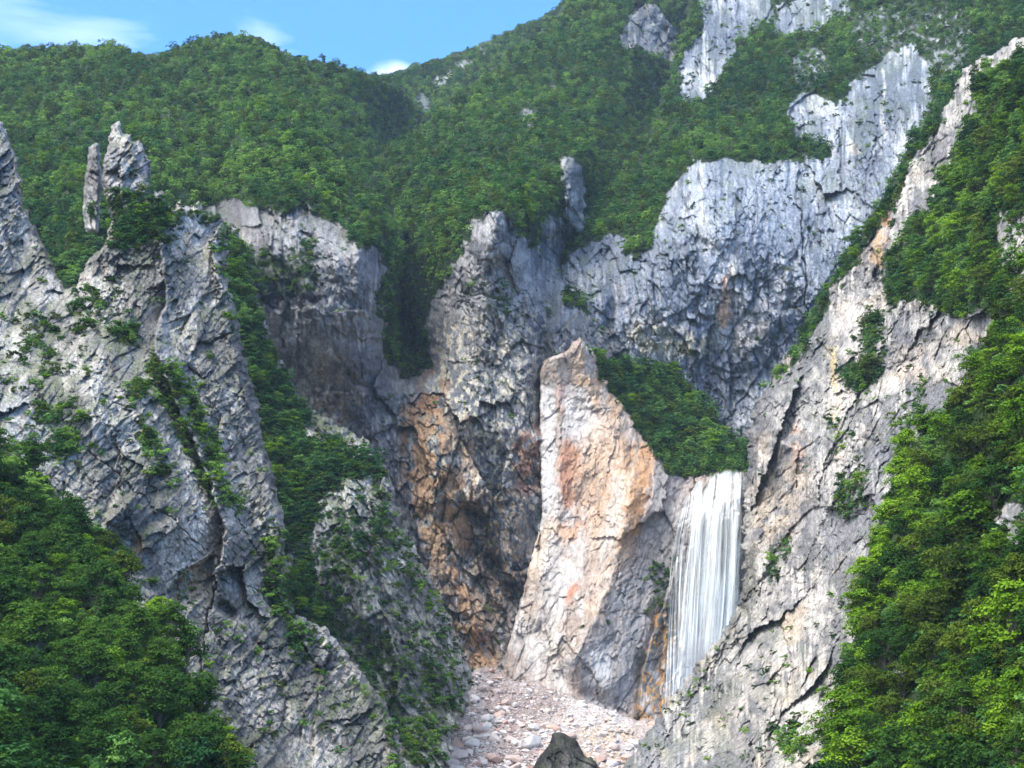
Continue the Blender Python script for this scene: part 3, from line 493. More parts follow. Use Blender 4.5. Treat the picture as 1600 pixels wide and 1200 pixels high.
H = landform('cliff', ('right-hand limestone cliff of slanting strata, cream and dark streaked, beside the waterfall', 'cliff'),
    [(1640,40),(1600,60),(1560,85),(1525,98),(1508,112),(1492,150),(1470,185),(1432,215),(1412,252),(1396,300),(1368,335),(1330,390),(1300,440),(1268,500),(1238,550),(1204,600),(1180,640),(1172,690),(1174,740),(1164,800),(1166,880),(1160,945),(1132,990),(1100,1030),(1065,1080),(1040,1110),(1010,1150),(975,1200),(925,1290),(1640,1290)],
    [(1510,110,700),(1430,220,735),(1300,440,760),(1180,640,790),(1168,800,780),(1160,950,720),(1040,1110,640),(980,1200,600),(1250,700,700),(1400,600,620),(1500,500,560),(1600,300,520),(1300,1000,560),(1250,1200,500),(1400,900,520),(1600,1200,420),(1600,700,460),(1640,60,600)],
    veg=[([(1500,110),(1470,190),(1420,260),(1400,310),(1340,400),(1300,450),(1240,555),(1205,605),(1195,600),(1235,540),(1262,490),(1240,480),(1250,430),(1300,400),(1370,310),(1400,240),(1440,190),(1490,130)],1.0),
         ([(1640,60),(1530,110),(1500,190),(1470,260),(1455,330),(1430,390),(1400,430),(1395,470),(1450,470),(1500,500),(1540,480),(1560,520),(1640,560)],1.0),([(1380,350),(1440,340),(1430,470),(1380,470)],0.9),([(1350,490),(1380,500),(1370,550),(1345,560)],0.7),([(1320,575),(1375,560),(1360,600),(1330,610)],0.9),([(1310,755),(1345,740),(1350,800),(1320,810)],0.6),
         ([(1205,860),(1230,850),(1220,900),(1195,905)],0.45),([(1420,600),(1450,600),(1440,660),(1410,670)],0.5),([(1305,670),(1320,660),(1320,720),(1305,710)],0.3),([(1220,1130),(1270,1150),(1260,1200),(1215,1180)],0.35)],
    bare=[([(1490,150),(1508,112),(1530,125),(1522,190),(1492,250),(1450,305),(1425,345),(1392,400),(1372,470),(1310,470),(1345,400),(1400,330),(1422,260),(1460,205)],0.04),([(1560,330),(1640,310),(1640,420),(1565,415)],0.3)],
    strokes=[('groove',[(1270,790),(1235,830),(1210,880),(1190,930)],12,9),('step',[(1330,640),(1290,720),(1275,790),(1230,830),(1160,950)],-12,60),('ridge',[(1330,560),(1420,520),(1500,490)],8,20),('groove',[(1330,610),(1380,580),(1410,570)],9,9),
             ('step',[(1345,620),(1325,700),(1320,760)],7,60),('groove',[(1185,690),(1195,710)],14,9),('groove',[(1225,680),(1245,650)],10,7),('bulge',[(1215,640),(1200,730),(1195,820)],10,25),('ridge',[(1300,770),(1250,900),(1210,1000),(1170,1150)],9,24),
             ('groove',[(1240,950),(1220,1080),(1200,1200)],7,9),('groove',[(1260,740),(1262,820)],5,6),('ridge',[(1220,690),(1240,700),(1250,730)],6,9),('groove',[(1390,440),(1370,520)],7,9),('ridge',[(1150,980),(1040,1110),(980,1200)],8,16),('step',[(1510,490),(1490,560),(1480,620)],6,40)],
    paint=[([(1175,760),(1260,700),(1270,780),(1220,850),(1175,850)],(0.66,0.54,0.42),0.7,18,'patch'),([(1190,640),(1250,600),(1300,640),(1290,740),(1240,700)],(0.60,0.58,0.56),0.6,16,'patch'),([(1230,670),(1250,660),(1262,720),(1245,735)],(0.64,0.42,0.32),0.7,8,'patch'),
           ([(1295,540),(1310,540),(1312,660),(1300,660)],(0.70,0.55,0.32),0.85,4,'streak'),([(1370,360),(1385,340),(1390,400),(1372,420),(1360,410)],(0.66,0.45,0.28),0.85,6,'patch'),([(1380,325),(1390,328),(1385,355),(1377,350)],(0.60,0.30,0.16),0.9,3,None),
           ([(1400,540),(1460,540),(1440,600),(1400,590)],(0.66,0.56,0.48),0.7,12,'patch'),([(1460,570),(1490,575),(1480,600),(1455,600)],(0.70,0.62,0.54),0.8,8,None),([(1325,640),(1420,600),(1400,720),(1340,740)],(0.13,0.14,0.17),0.7,14,'patch'),([(1200,700),(1235,700),(1225,800),(1205,800)],(0.26,0.26,0.29),0.6,10,'streak'),
           ([(1330,560),(1400,530),(1420,560),(1340,640)],(0.34,0.32,0.31),0.5,12,'patch'),([(1220,960),(1260,940),(1250,1000),(1225,1010)],(0.68,0.54,0.42),0.75,8,None),([(1230,820),(1290,780),(1240,900),(1170,1060),(1130,1060)],(0.62,0.58,0.55),0.6,14,'patch'),
           ([(1250,780),(1380,700),(1360,850),(1300,900)],(0.33,0.33,0.36),0.55,20,'patch'),([(1160,960),(1170,800),(1185,850),(1180,930)],(0.14,0.13,0.11),0.8,8,'patch'),([(1130,1080),(1230,1000),(1220,1100),(1150,1180)],(0.62,0.55,0.50),0.5,20,'patch'),
           ([(1000,1160),(1080,1100),(1080,1240),(960,1260)],(0.27,0.28,0.32),0.6,16,'patch')],
    base=((0.66,0.62,0.58),(0.49,0.465,0.44),(0.22,0.22,0.235)), und=(10,90), fac=[(80,2.6,-58,0.30),(32,2.6,-60,0.34),(13,2.6,-62,0.42),(7,2,80,0.4)], jag=6, curl=12, seed=11, step=1.15, forest=(15,12,10.5,'far'), moss=0.3, streak=0.5, warm=0.5)

landform('slope', ('steep near right slope of pale rock under bright green trees', 'slope'),
    [(1640,380),(1600,430),(1562,480),(1540,540),(1505,600),(1480,640),(1440,680),(1405,740),(1382,795),(1366,850),(1345,910),(1338,1000),(1318,1080),(1296,1150),(1278,1290),(1640,1290)],
    [(1600,430,440),(1450,660,420),(1500,600,410),(1380,800,385),(1280,1200,310),(1600,600,340),(1600,1200,225),(1450,1000,300),(1280,1280,290)],
    veg=[([(1650,300),(1540,480),(1400,680),(1340,850),(1250,1300),(1650,1300)],1.0)],
    bare=[([(1556,800),(1575,790),(1600,800),(1610,880),(1580,885),(1562,860)],0.0),([(1392,1012),(1405,1010),(1415,1060),(1400,1080),(1390,1060)],0.0),([(1555,340),(1600,330),(1600,400)],0.2),([(1350,1030),(1362,1035),(1355,1080)],0.2),([(1384,1090),(1400,1100),(1390,1140)],0.2)],
    base=((0.62,0.60,0.58),(0.45,0.44,0.43),(0.22,0.22,0.23)), und=(9,70), fac=[(60,2,-60,0.3),(24,2,-60,0.35),(10,2,-60,0.4)], jag=6, curl=10, seed=12, forest=(25,19,19,'near'), moss=0.3, mat=M_ROCKF)

landform('slope', ('shady wooded near slope in the bottom left corner', 'slope'),
    [(-70,690),(0,705),(40,722),(70,745),(92,790),(120,815),(155,835),(180,880),(200,935),(240,985),(275,1020),(298,1065),(330,1120),(365,1165),(385,1215),(400,1290),(-70,1290)],
    [(0,700,390),(150,830,375),(380,1200,300),(0,1200,235),(250,990,335),(150,1000,310),(0,900,330)],
    veg=[([(-80,660),(60,700),(170,830),(260,1000),(420,1300),(-80,1300)],1.0)],
    bare=[([(215,1150),(240,1158),(248,1185),(225,1195)],0.1),([(150,1070),(165,1075),(160,1095)],0.2),([(10,885),(20,900),(15,925)],0.3)],
    base=((0.56,0.55,0.55),(0.42,0.42,0.42),(0.2,0.2,0.2)), und=(9,70), fac=[(60,2,60,0.3),(24,2,60,0.35),(10,2,60,0.4)], jag=6, curl=10, seed=13, forest=(25,19,19,'near'), moss=0.4, mat=M_ROCKF)

TALUS = landform('talus', ('pinkish white gravel and broken stone fan below the scar', 'scree'),
    [(712,1090),(722,1066),(740,1050),(760,1042),(790,1048),(800,1062),(835,1062),(870,1082),(920,1100),(960,1112),(1000,1128),(1060,1110),(1100,1290),(620,1290),(650,1200),(680,1150)],
    [(760,1045,822),(720,1060,790),(700,1150,730),(850,1100,785),(1000,1140,775),(1060,1130,790),(700,1280,640),(1000,1280,660),(850,1200,700),(640,1290,630)],
    paint=[([(900,1140),(1000,1130),(1000,1200),(960,1230),(900,1200)],(0.66,0.50,0.32),0.7,18,'patch'),([(750,1080),(800,1080),(840,1180),(760,1180)],(0.62,0.46,0.42),0.45,25,'patch')],
    base=((0.66,0.60,0.58),(0.55,0.48,0.46),(0.42,0.35,0.33)), und=(5,60), fac=[(26,1.2,20,0.14),(11,1.2,0,0.25),(6,1.1,0,0.35)], jag=4, curl=5, seed=14, moss=0.0, streak=0.0, relief=0.9, warm=0.3)

# valley floor, far wider than the view
gm = raw_mesh('ground', [(-9000, -6000, -4), (9000, -6000, -4), (9000, 14000, -4), (-9000, 14000, -4)], [(0, 1, 2, 3)], M_ROCK, col=np.array([[0.05, 0.08, 0.03]]*4))
go = bpy.data.objects.new('ground', gm); S.collection.objects.link(go); tag(go, 'grassy valley floor', 'ground', None, 'structure')

# nearest surface per direction: used to leave out plants nobody could see
ZB = np.full(CX.shape, 1e9, np.float32)
for o in LAYERS:
    i = ((CX-o.x0)/o.step).astype(int); j = ((CY-o.y0)/o.step).astype(int)
    ok = (i >= 0) & (j >= 0) & (i < o.X.shape[1]) & (j < o.X.shape[0])
    i = np.clip(i, 0, o.X.shape[1]-1); j = np.clip(j, 0, o.X.shape[0]-1)
    ok &= o.e[j, i] > 4
    ZB = np.where(ok, np.minimum(ZB, o.D[j, i]), ZB)
def visible(x, y, Y, margin=25):
    return Y < samp(ZB, x, y) + margin

# dark mossy rock standing up in front of the scree
DR = landform('boulder', ('dark mossy pointed boulder at the foot of the scree', 'boulder'),
    [(830,1215),(842,1192),(851,1178),(864,1162),(867,1149),(878,1148),(886,1153),(896,1158),(904,1170),(908,1182),(914,1190),(922,1186),(930,1197),(936,1290),(815,1290)],
    [(880,1150,556),(830,1210,540),(940,1210,545),(880,1280,520)], step=0.9,
    base=((0.15,0.148,0.14),(0.075,0.075,0.074),(0.028,0.028,0.03)), und=(8,30), fac=[(22,1.5,70,0.5),(9,1.5,60,0.5)], jag=1.5, curl=22, seed=15, moss=0.2)
DR.ob['kind'] = 'thing'
LAYERS.pop()

# ------------------------------------------------------------------ plants: crowns of many small leaf faces
def crown_mesh(name, mat, R, Hc, ncl, nleaf, ls, seed, zc=None, flat=0.55):
    r = np.random.default_rng(seed)
    zc = Hc*0.62 if zc is None else zc
    d = r.normal(size=(ncl, 3)); d /= np.linalg.norm(d, axis=1, keepdims=True)
    rad = r.uniform(0.2, 1.08, ncl)**0.75
    lop = r.uniform(0.75, 1.25, 3)
    cc = d*rad[:, None]*np.array([R*lop[0], R*lop[1], Hc*0.5])*0.85
    cc[:, 2] += zc
    cr = R*r.uniform(0.17, 0.42, ncl)
    Vs, tn = [], []
    for k in range(ncl):
        n = int(nleaf*(0.6+0.8*r.random()))
        q = r.normal(size=(n, 3)); q /= np.linalg.norm(q, axis=1, keepdims=True)
        q[:, 2] = np.where(q[:, 2] < -0.35, -q[:, 2]*0.6, q[:, 2])
        rr = r.uniform(0.35, 1.3, n)**0.7
        p = q*rr[:, None]*cr[k]*np.array([1.15, 1.15, flat])
        p[:, 2] -= 0.25*cr[k]*(np.hypot(p[:, 0], p[:, 1])/cr[k])**2
        nrm = q*0.7+np.array([0, 0, 0.65])+r.normal(size=(n, 3))*0.38
        nrm /= np.linalg.norm(nrm, axis=1, keepdims=True)
        a = np.cross(nrm, r.normal(size=(n, 3))); a /= np.linalg.norm(a, axis=1, keepdims=True)+1e-9
        b = np.cross(nrm, a)
        s = ls*r.uniform(0.6, 1.4, n)[:, None]
        P = cc[k]+p
        Vs.append(np.stack([P-a*s, P-b*s*0.6, P+a*s, P+b*s*0.6], 1).reshape(-1, 3)); tn.append(np.full(n*4, r.random()*0.8+0.2*r.random()))
    V = np.concatenate(Vs); F = np.arange(len(V)).reshape(-1, 4)
    return raw_mesh(name, V, F, mat, tone=np.concatenate(tn)), cc
def tube(V, F, a, b, ra, rb, n=6):
    a = np.array(a, float); b = np.array(b, float); d = b-a; d /= np.linalg.norm(d)+1e-9
    u = np.cross(d, [0.3, 0.9, 0.1]); u /= np.linalg.norm(u); v = np.cross(d, u); k0 = len(V)
    for c, r in ((a, ra), (b, rb)):
        for i in range(n):
            t = 2*math.pi*i/n; V.append(c+(u*math.cos(t)+v*math.sin(t))*r)
    for i in range(n): F.append((k0+i, k0+(i+1) % n, k0+n+(i+1) % n, k0+n+i))
def trunk_mesh(name, cc, Hc, seed, r0=0.17):
    r = np.random.default_rng(seed); V, F = [], []
    p = np.array([0, 0, -1.2]); top = np.array([r.uniform(-.5, .5), r.uniform(-.5, .5), Hc*0.85]); pts = [p]
    for k in range(1, 5):
        q = p+(top-p)*k/4 + np.array([r.uniform(-.25, .25), r.uniform(-.25, .25), 0]); pts.append(q)
    for k in range(4): tube(V, F, pts[k], pts[k+1], r0*(1-k*0.2), r0*(1-(k+1)*0.2))
    for c in cc:
        k = 1+int(r.random()*2.9); m = (pts[k]+c)/2+np.array([0, 0, -0.15]); tube(V, F, pts[k], m, r0*0.38, r0*0.26, 4); tube(V, F, m, c, r0*0.26, r0*0.10, 4)
    return raw_mesh(name, V, F, M_BARK)

NEAR = []      # (kind word, crown mesh, trunk mesh)
for i, (kw, mk) in enumerate([('bright green', 'fresh'), ('deep green', 'deep'), ('bright green', 'fresh'), ('olive green', 'olive'), ('deep green', 'deep'), ('bright green', 'fresh'), ('olive green', 'olive')]):
    Hc = [6.5, 7.5, 5.5, 6.8, 6.0, 7.2, 5.8][i]
    cm, cc = crown_mesh('crown', M_LEAF[mk], 3.5, Hc, 38+i % 3*5, 105, 0.20, 100+i)
    NEAR.append((kw, cm, trunk_mesh('trunk', cc, Hc, 200+i)))
FAR = []
for i in range(6):
    me, cc = crown_mesh('crown_far', M_LEAF[('far', 'far', 'far', 'deep', 'far', 'olive')[i]], 3.4, 6.4+i % 3*0.8, 17, 26, 0.40, 300+i, flat=0.6)
    FAR.append(me)
MIDS = []
for i in range(4):
    me, cc = crown_mesh('crown_mid', M_LEAF[['fresh', 'far', 'deep', 'far'][i]], 3.4, 6.6, 26, 60, 0.26, 340+i, flat=0.55)
    MIDS.append(me)
BUSH = []
for i in range(5):
    me, cc = crown_mesh('shrub', M_LEAF[['olive', 'deep', 'far', 'fresh', 'far'][i]], 1.5, 1.9, 9, 45, 0.18, 400+i, zc=0.7)
    BUSH.append(me)

def instancer(name, pts, protos, label, cat):
    """many copies of a few meshes as ONE countless mass"""
    pts = list(pts); n = len(pts)
    coll = bpy.data.collections.new(name+'_sources')
    for i, me in enumerate(protos):
        ob = bpy.data.objects.new('%s_source_%02d' % (name, i), me); coll.objects.link(ob)
    me = bpy.data.meshes.new(name); me.vertices.add(n)
    me.vertices.foreach_set('co', np.array([p[0] for p in pts], np.float32).ravel())
    a = me.attributes.new('rot', 'FLOAT_VECTOR', 'POINT'); a.data.foreach_set('vector', np.array([p[2] for p in pts], np.float32).ravel())
    a = me.attributes.new('scl', 'FLOAT_VECTOR', 'POINT'); a.data.foreach_set('vector', np.array([p[1] for p in pts], np.float32).ravel())
    a = me.attributes.new('vid', 'INT', 'POINT'); a.data.foreach_set('value', np.array([p[3] % len(protos) for p in pts], np.int32))
    ob = bpy.data.objects.new(name, me); S.collection.objects.link(ob); tag(ob, label, cat, None, 'stuff')
    g = bpy.data.node_groups.new(name, 'GeometryNodeTree')
    g.interface.new_socket('Geometry', in_out='INPUT', socket_type='NodeSocketGeometry'); g.interface.new_socket('Geometry', in_out='OUTPUT', socket_type='NodeSocketGeometry')
    gi = g.nodes.new('NodeGroupInput'); go_ = g.nodes.new('NodeGroupOutput')
    ci = g.nodes.new('GeometryNodeCollectionInfo'); ci.inputs['Collection'].default_value = coll; ci.inputs['Separate Children'].default_value = True; ci.inputs['Reset Children'].default_value = True
    io = g.nodes.new('GeometryNodeInstanceOnPoints'); io.inputs['Pick Instance'].default_value = True
    def at(nm, ty):
        x = g.nodes.new('GeometryNodeInputNamedAttribute'); x.data_type = ty; x.inputs['Name'].default_value = nm; return x
    r, s, v = at('rot', 'FLOAT_VECTOR'), at('scl', 'FLOAT_VECTOR'), at('vid', 'INT')
    l = g.links.new
    l(gi.outputs[0], io.inputs['Points']); l(ci.outputs[0], io.inputs['Instance']); l(v.outputs['Attribute'], io.inputs['Instance Index'])
    l(r.outputs['Attribute'], io.inputs['Rotation']); l(s.outputs['Attribute'], io.inputs['Scale']); l(io.outputs[0], go_.inputs[0])
    mo = ob.modifiers.new('scatter', 'NODES'); mo.node_group = g
    return ob

def sample_grid(o, sx, sy, r, beyond=0):
    """jittered points over a landform with the surface under each"""
    H_, W_ = o.X.shape; x0, x1 = o.X[0, 0], o.X[0, -1]; y0, y1 = o.Y[0, 0], o.Y[-1, 0]
    gx, gy = np.meshgrid(np.arange(x0, x1, sx), np.arange(y0, y1, sy))
    gx = gx + sx*0.5*(np.arange(gx.shape[0]) % 2)[:, None]
    gx = (gx+r.uniform(-.42, .42, gx.shape)*sx).ravel(); gy = (gy+r.uniform(-.42, .42, gy.shape)*sy).ravel()
    i = np.round((gx-o.x0)/o.step).astype(int); j = np.round((gy-o.y0)/o.step).astype(int)
    ok = (i >= 0) & (j >= 0) & (i < W_) & (j < H_) & ((beyond > 0) | ((gx > -70) & (gx < 1670))) & (gy < 1250)
    gx, gy, i, j = gx[ok], gy[ok], i[ok], j[ok]
    return gx, gy, i, j
TREES, SHRUBS, UNDER = [], [], []
SPC = {0: (8.5, 6.5, 4.2)}
for li, o in enumerate(LAYERS):
    if o is TALUS or not o.forest: continue
    r = np.random.default_rng(50+li)
    near = o.forest[3] == 'near'
    Rm = 3.7 if near else 3.8
    dm = np.median(o.D[(o.V > 0.5) & (o.e > 0)])
    Rp = Rm*FPX/dm
    dv = o.D[(o.V > 0.4) & (o.e > 0)]; qs = [0, *np.quantile(dv, [0.2, 0.4, 0.6, 0.8]), 9e9]
    for b0, b1 in zip(qs[:-1], qs[1:]):
        Rb = Rm*FPX/np.median(dv[(dv >= b0) & (dv <= b1)])
        for pk, po in enumerate(o.patches):
            gx, gy, i, j = sample_grid(po, Rb*(1.18 if near else 1.10), Rb*(0.80 if near else 0.74), r, pk)
            V = po.V[j, i]; e = po.e[j, i]; D = po.D[j, i]
            keep = (D >= b0) & (D < b1) & (e > 1.0) & (r.random(len(gx)) < np.clip(V*1.15-0.08, 0, 1)**1.3) & visible(gx, gy, D, 40)
            for a in np.nonzero(keep)[0]:
                sc = (r.uniform(0.55, 1.15)+0.5*r.random()**4)*(0.55+0.45*min(1, V[a]+0.05))*(1 if V[a] > 0.7 else 0.8)
                p = po.pos[j[a], i[a]]
                TREES.append((Rm/3.5*sc*FPX/D[a]*3.5, p, sc*Rm/3.5, r.uniform(0, 6.28), gx[a], gy[a], li, r.integers(0, 1000)))
    # low growth under and between the trees
    gx, gy, i, j = sample_grid(o, Rp*0.62, Rp*0.5, r)
    V = o.V[j, i]; e = o.e[j, i]; D = o.D[j, i]
    keep = (e > 1.5) & (r.random(len(gx)) < (np.clip(V*1.6, 0, 1)*1.0 if dm < 900 else 0.3*V)) & visible(gx, gy, D, 25)
    for a in np.nonzero(keep)[0]:
        UNDER.append((0, o.pos[j[a], i[a]], r.uniform(1.0, 2.0), r.uniform(0, 6.28), gx[a], gy[a], li, r.integers(0, 1000)))
    # shrubs and grass tufts that hold on to ledges of bare rock
    gx, gy, i, j = sample_grid(o, 7.5, 7.5, r)
    V = o.V[j, i]; e = o.e[j, i]; D = o.D[j, i]; nz = o.nz[j, i]
    cl = sstep(-0.1, 0.5, fbm(gx/35, gy/35, 3, li+60))
    pr = (0.012+0.10*sstep(0.35, 0.7, nz))*(0.2+1.8*cl)*(1.0+12*V)
    if o is SLAB: pr = pr*0.15
    keep = (e > 3) & (V < 0.8) & (r.random(len(gx)) < pr) & visible(gx, gy, D, 10)
    for a in np.nonzero(keep)[0]:
        sc = r.uniform(0.55, 1.35)**1.3*(0.7+0.3*D[a]/500)
        SHRUBS.append((sc*1.5*FPX/D[a], o.pos[j[a], i[a]], sc, r.uniform(0, 6.28), gx[a], gy[a], li, r.integers(0, 1000)))
print('trees', len(TREES), 'shrubs', len(SHRUBS))
# rows of trees that follow ledges and rims
r = np.random.default_rng(333)
SP = [q for q in LAYERS if q.ob['label'].startswith('lower rock spur')][0]
RW = [q for q in LAYERS if q.ob['label'].startswith('high right-hand')][0]; LH = [q for q in LAYERS if q.ob['label'].startswith('broad wooded')][0]; CH = [q for q in LAYERS if q.ob['label'].startswith('steep wooded central')][0]
for o, pl, sp, wd, s0 in [(H, [(1196,612),(1238,552),(1270,500),(1305,440),(1340,395),(1372,345),(1400,305),(1416,252),(1440,222),(1475,190)], 6.5, 11, 0.62), (H, [(1250,470),(1275,440),(1290,420)], 7, 12, 0.7), (H, [(1330,605),(1362,590),(1385,575)], 7, 8, 0.5),
        (H, [(1352,500),(1366,540)], 8, 9, 0.5), (H, [(1318,805),(1332,770),(1345,745)], 8, 9, 0.5), (H, [(1205,905),(1222,880),(1235,862)], 8, 7, 0.45), (H, [(1060,1105),(1100,1050),(1150,985)], 13, 5, 0.3), (H, [(1225,1165),(1262,1180)], 9, 8, 0.45), (H, [(1440,640),(1425,670),(1410,700)], 9, 9, 0.5),
        (A, [(243,560),(262,590),(290,625),(312,665),(328,700),(342,745),(358,785),(372,808)], 6.5, 8, 0.42), (A, [(178,355),(200,350),(225,345),(245,352)], 6, 9, 0.6), (A, [(205,620),(240,625),(265,640)], 7, 7, 0.45), (A, [(225,700),(240,740),(255,752)], 9, 10, 0.4), (A, [(172,520),(210,525)], 7, 6, 0.45), (A, [(418,850),(428,900),(440,950),(470,1000)], 8, 8, 0.4), (A, [(62,648),(100,660)], 9, 7, 0.35), (A, [(80,705),(115,715)], 8, 8, 0.5),
        (A, [(345,345),(358,400),(362,460)], 7, 8, 0.45), (A, [(20,500),(60,545),(80,590)], 12, 12, 0.35), (RW, [(1085,252),(1130,245),(1200,250),(1290,252)], 7, 6, 0.6), (RW, [(1030,340),(1000,395),(975,400)], 7, 8, 0.7), (LH, [(300,322),(352,314),(442,326),(520,340),(560,380),(594,392)], 7, 6, 0.7), (CH, [(745,450),(770,460),(795,480)], 7, 9, 0.5), (CH, [(850,480),(860,500)], 7, 8, 0.5), (RW, [(880,500),(910,515),(935,540)], 6, 9, 0.7), (SLAB, [(930,556),(950,592),(978,640),(1012,680),(1020,712),(1060,736),(1088,748)], 6, 5, 0.7), (SLAB, [(1120,728),(1150,728),(1166,735)], 6, 4, 0.6),
        (NEEDLE, [(140,325),(152,355)], 4, 8, 0.55), (A, [(170,300),(168,330),(172,370)], 5, 6, 0.45), (LH, [(120,350),(170,350)], 7, 14, 0.9), (LH, [(240,270),(262,325)], 7, 12, 0.8), (A, [(172,390),(200,372),(245,355)], 6, 10, 0.6), (SP, [(600,745),(620,800),(640,860),(680,930)], 12, 12, 0.4), (A, [(500,1000),(550,1060),(600,1130),(620,1190)], 12, 8, 0.3)]:
    pl = np.array(pl, float); L_ = np.hypot(*np.diff(pl, axis=0).T); cum = np.concatenate([[0], np.cumsum(L_)])
    for d in np.arange(0, cum[-1], sp):
        x = np.interp(d, cum, pl[:, 0])+r.normal()*wd*0.5; y = np.interp(d, cum, pl[:, 1])+r.normal()*wd*0.5
        i = int(round((x-o.x0)/o.step)); j = int(round((y-o.y0)/o.step))
        if not (0 <= i < o.X.shape[1] and 0 <= j < o.X.shape[0]) or o.e[j, i] < 0: continue
        sc = s0*r.uniform(0.6, 1.3); D = float(o.D[j, i])
        TREES.append((3.9*sc*FPX/D, o.pos[j, i], sc, r.uniform(0, 6.28), x, y, LAYERS.index(o), int(r.integers(0, 1000))))
LNAME = {id(A): 'left buttress', id(H): 'right cliff'}
def where(t):
    o = LAYERS[t[6]]; x, y = t[4], t[5]
    if o.forest and o.forest[3] == 'near' and x > 800:
        v = ['at the top', 'high', 'halfway up', 'low', 'at the foot'][int(np.clip((y-450)/150, 0, 4))]
        h = 'over the cliff edge' if o.e[int((y-o.y0)/o.step), int((x-o.x0)/o.step)] < 45 else ('beside the pale outcrop' if (1530 < x < 1600 and 770 < y < 930) or (1370 < x < 1440 and 980 < y < 1090) else 'in thick wood')
        return '%s of the right slope, %s' % (v, h) if v.startswith('at') else '%s on the right slope, %s' % (v, h), 'trees on the near right slope'
    if o.forest and o.forest[3] == 'near':
        v = ['on the top', 'high on the side', 'halfway down', 'at the foot'][int(np.clip((y-700)/130, 0, 3))]
        h = 'against the grey buttress' if o.e[int((y-o.y0)/o.step), int((x-o.x0)/o.step)] < 45 else 'inside the shade'
        return '%s of the bottom left wood, %s' % (v, h), 'trees in the bottom left wood'
    if o is H:
        return ('above the streaked right cliff' if x > 1380 else 'on the sloping ledge of the right cliff'), 'trees on the right cliff'
    if o is A: return 'on a ledge of the grey left buttress', 'trees on the left buttress'
    if o is SLAB: return 'on the ledge above the waterfall', 'trees on the waterfall ledge'
    if o is SP: return 'on the spur beside the left buttress', 'trees on the rock spur'
    if o is RW: return 'above the blue-grey back wall', 'trees above the back wall'
    if o is NEEDLE: return 'at the foot of the rock needle', 'trees by the rock needle'
    return 'on the far wooded hillside', 'trees on the far hills'
def spawn_tree(t, first={}):
    k = t[7] % len(NEAR); kw, cm, tm = NEAR[k]
    if t[4] < 450 and kw != 'deep green' and (t[7] // 7) % 12 > (0 if kw == 'bright green' else 3): k = (1, 4)[(t[7] // 7) % 2]; kw, cm, tm = NEAR[k]  # left-hand trees mostly get deep leaves: their shade is put into leaf colour
    if k not in first:
        root = bpy.data.objects.new('broadleaf_tree', None); S.collection.objects.link(root); root.empty_display_size = 1
        c = bpy.data.objects.new('crown', cm); S.collection.objects.link(c); c.parent = root
        b = bpy.data.objects.new('trunk', tm); S.collection.objects.link(b); b.parent = root
        first[k] = root; kids = None
    else:
        src = first[k]; root = src.copy(); S.collection.objects.link(root)
        for ch in list(src.children):
            n = ch.copy(); S.collection.objects.link(n); n.parent = root
    root.location = t[1]; s = t[2]; root.scale = (s, s, s*(0.9+0.2*((t[7] % 7)/7))); root.rotation_euler = (0, 0, t[3])
    w, g = where(t)
    size = 'small' if s < 0.82 else ('large' if s > 1.12 else 'medium')
    tag(root, ' '.join(('%s %s tree %s' % (size, kw, w)).split()[:16]), 'tree', g)
TREES.sort(key=lambda t: -t[0])
vis_tree = lambda t: -25 < t[4] < 1625 and -20 < t[5] < 1225
ind = [t for t in TREES if vis_tree(t)][:300]; ids = set(id(t) for t in ind)
for t in ind: spawn_tree(t)
rest = [t for t in TREES if id(t) not in ids]
def inst(t, tilt=0.12, k=1.0): return (t[1], (t[2]*k, t[2]*k, t[2]*k*(0.85+0.3*((t[7] % 11)/11))), (random.uniform(-tilt, tilt), random.uniform(-tilt, tilt), t[3]), int(t[7]))
instancer('woodland', [inst(t) for t in rest if t[0] < 13.5], FAR, 'dense broadleaf forest covering the far mountainsides', 'forest')
mid_t = [t for t in rest if t[0] >= 13.5]
if mid_t: instancer('cliff_woodland', [inst(t) for t in mid_t], MIDS, 'green trees filling the gullies and ledges of the nearer cliffs', 'forest')

SHRUBS.sort(key=lambda t: -t[0]); shv = [t for t in SHRUBS if 0 < t[4] < 1600 and 0 < t[5] < 1200]
inds = shv[:280]; ids = set(id(t) for t in inds)
BNAME = ['olive', 'dark green', 'green', 'bright green', 'green']
for t in inds:
    k = int(t[7]) % len(BUSH)
    ob = bpy.data.objects.new('shrub', BUSH[k]); S.collection.objects.link(ob); ob.location = t[1]; ob.scale = (t[2],)*3; ob.rotation_euler = (0, 0, t[3])
    o = LAYERS[t[6]]
    wh = 'left buttress' if o is A else 'right cliff' if o is H else 'rock spur' if o is SP else 'pale scar' if o is SLAB else 'blue-grey back wall' if o is RW else 'left-centre cliff' if o is LH else 'central pillar' if o is CH else 'near right slope' if t[4] > 800 else 'bottom left slope'
    hh = ['near the top of', 'halfway up', 'low on'][int(np.clip(t[5]/400, 0, 2))]
    tag(ob, '%s shrub rooted in a crack %s the %s' % (BNAME[k], hh, wh), 'shrub', 'shrubs on the %s' % wh)
instancer('undergrowth', [inst(t) for t in SHRUBS if id(t) not in ids]+[inst(t, 0.3) for t in UNDER], BUSH, 'small shrubs and tufts dotted over the rock ledges', 'shrubs')

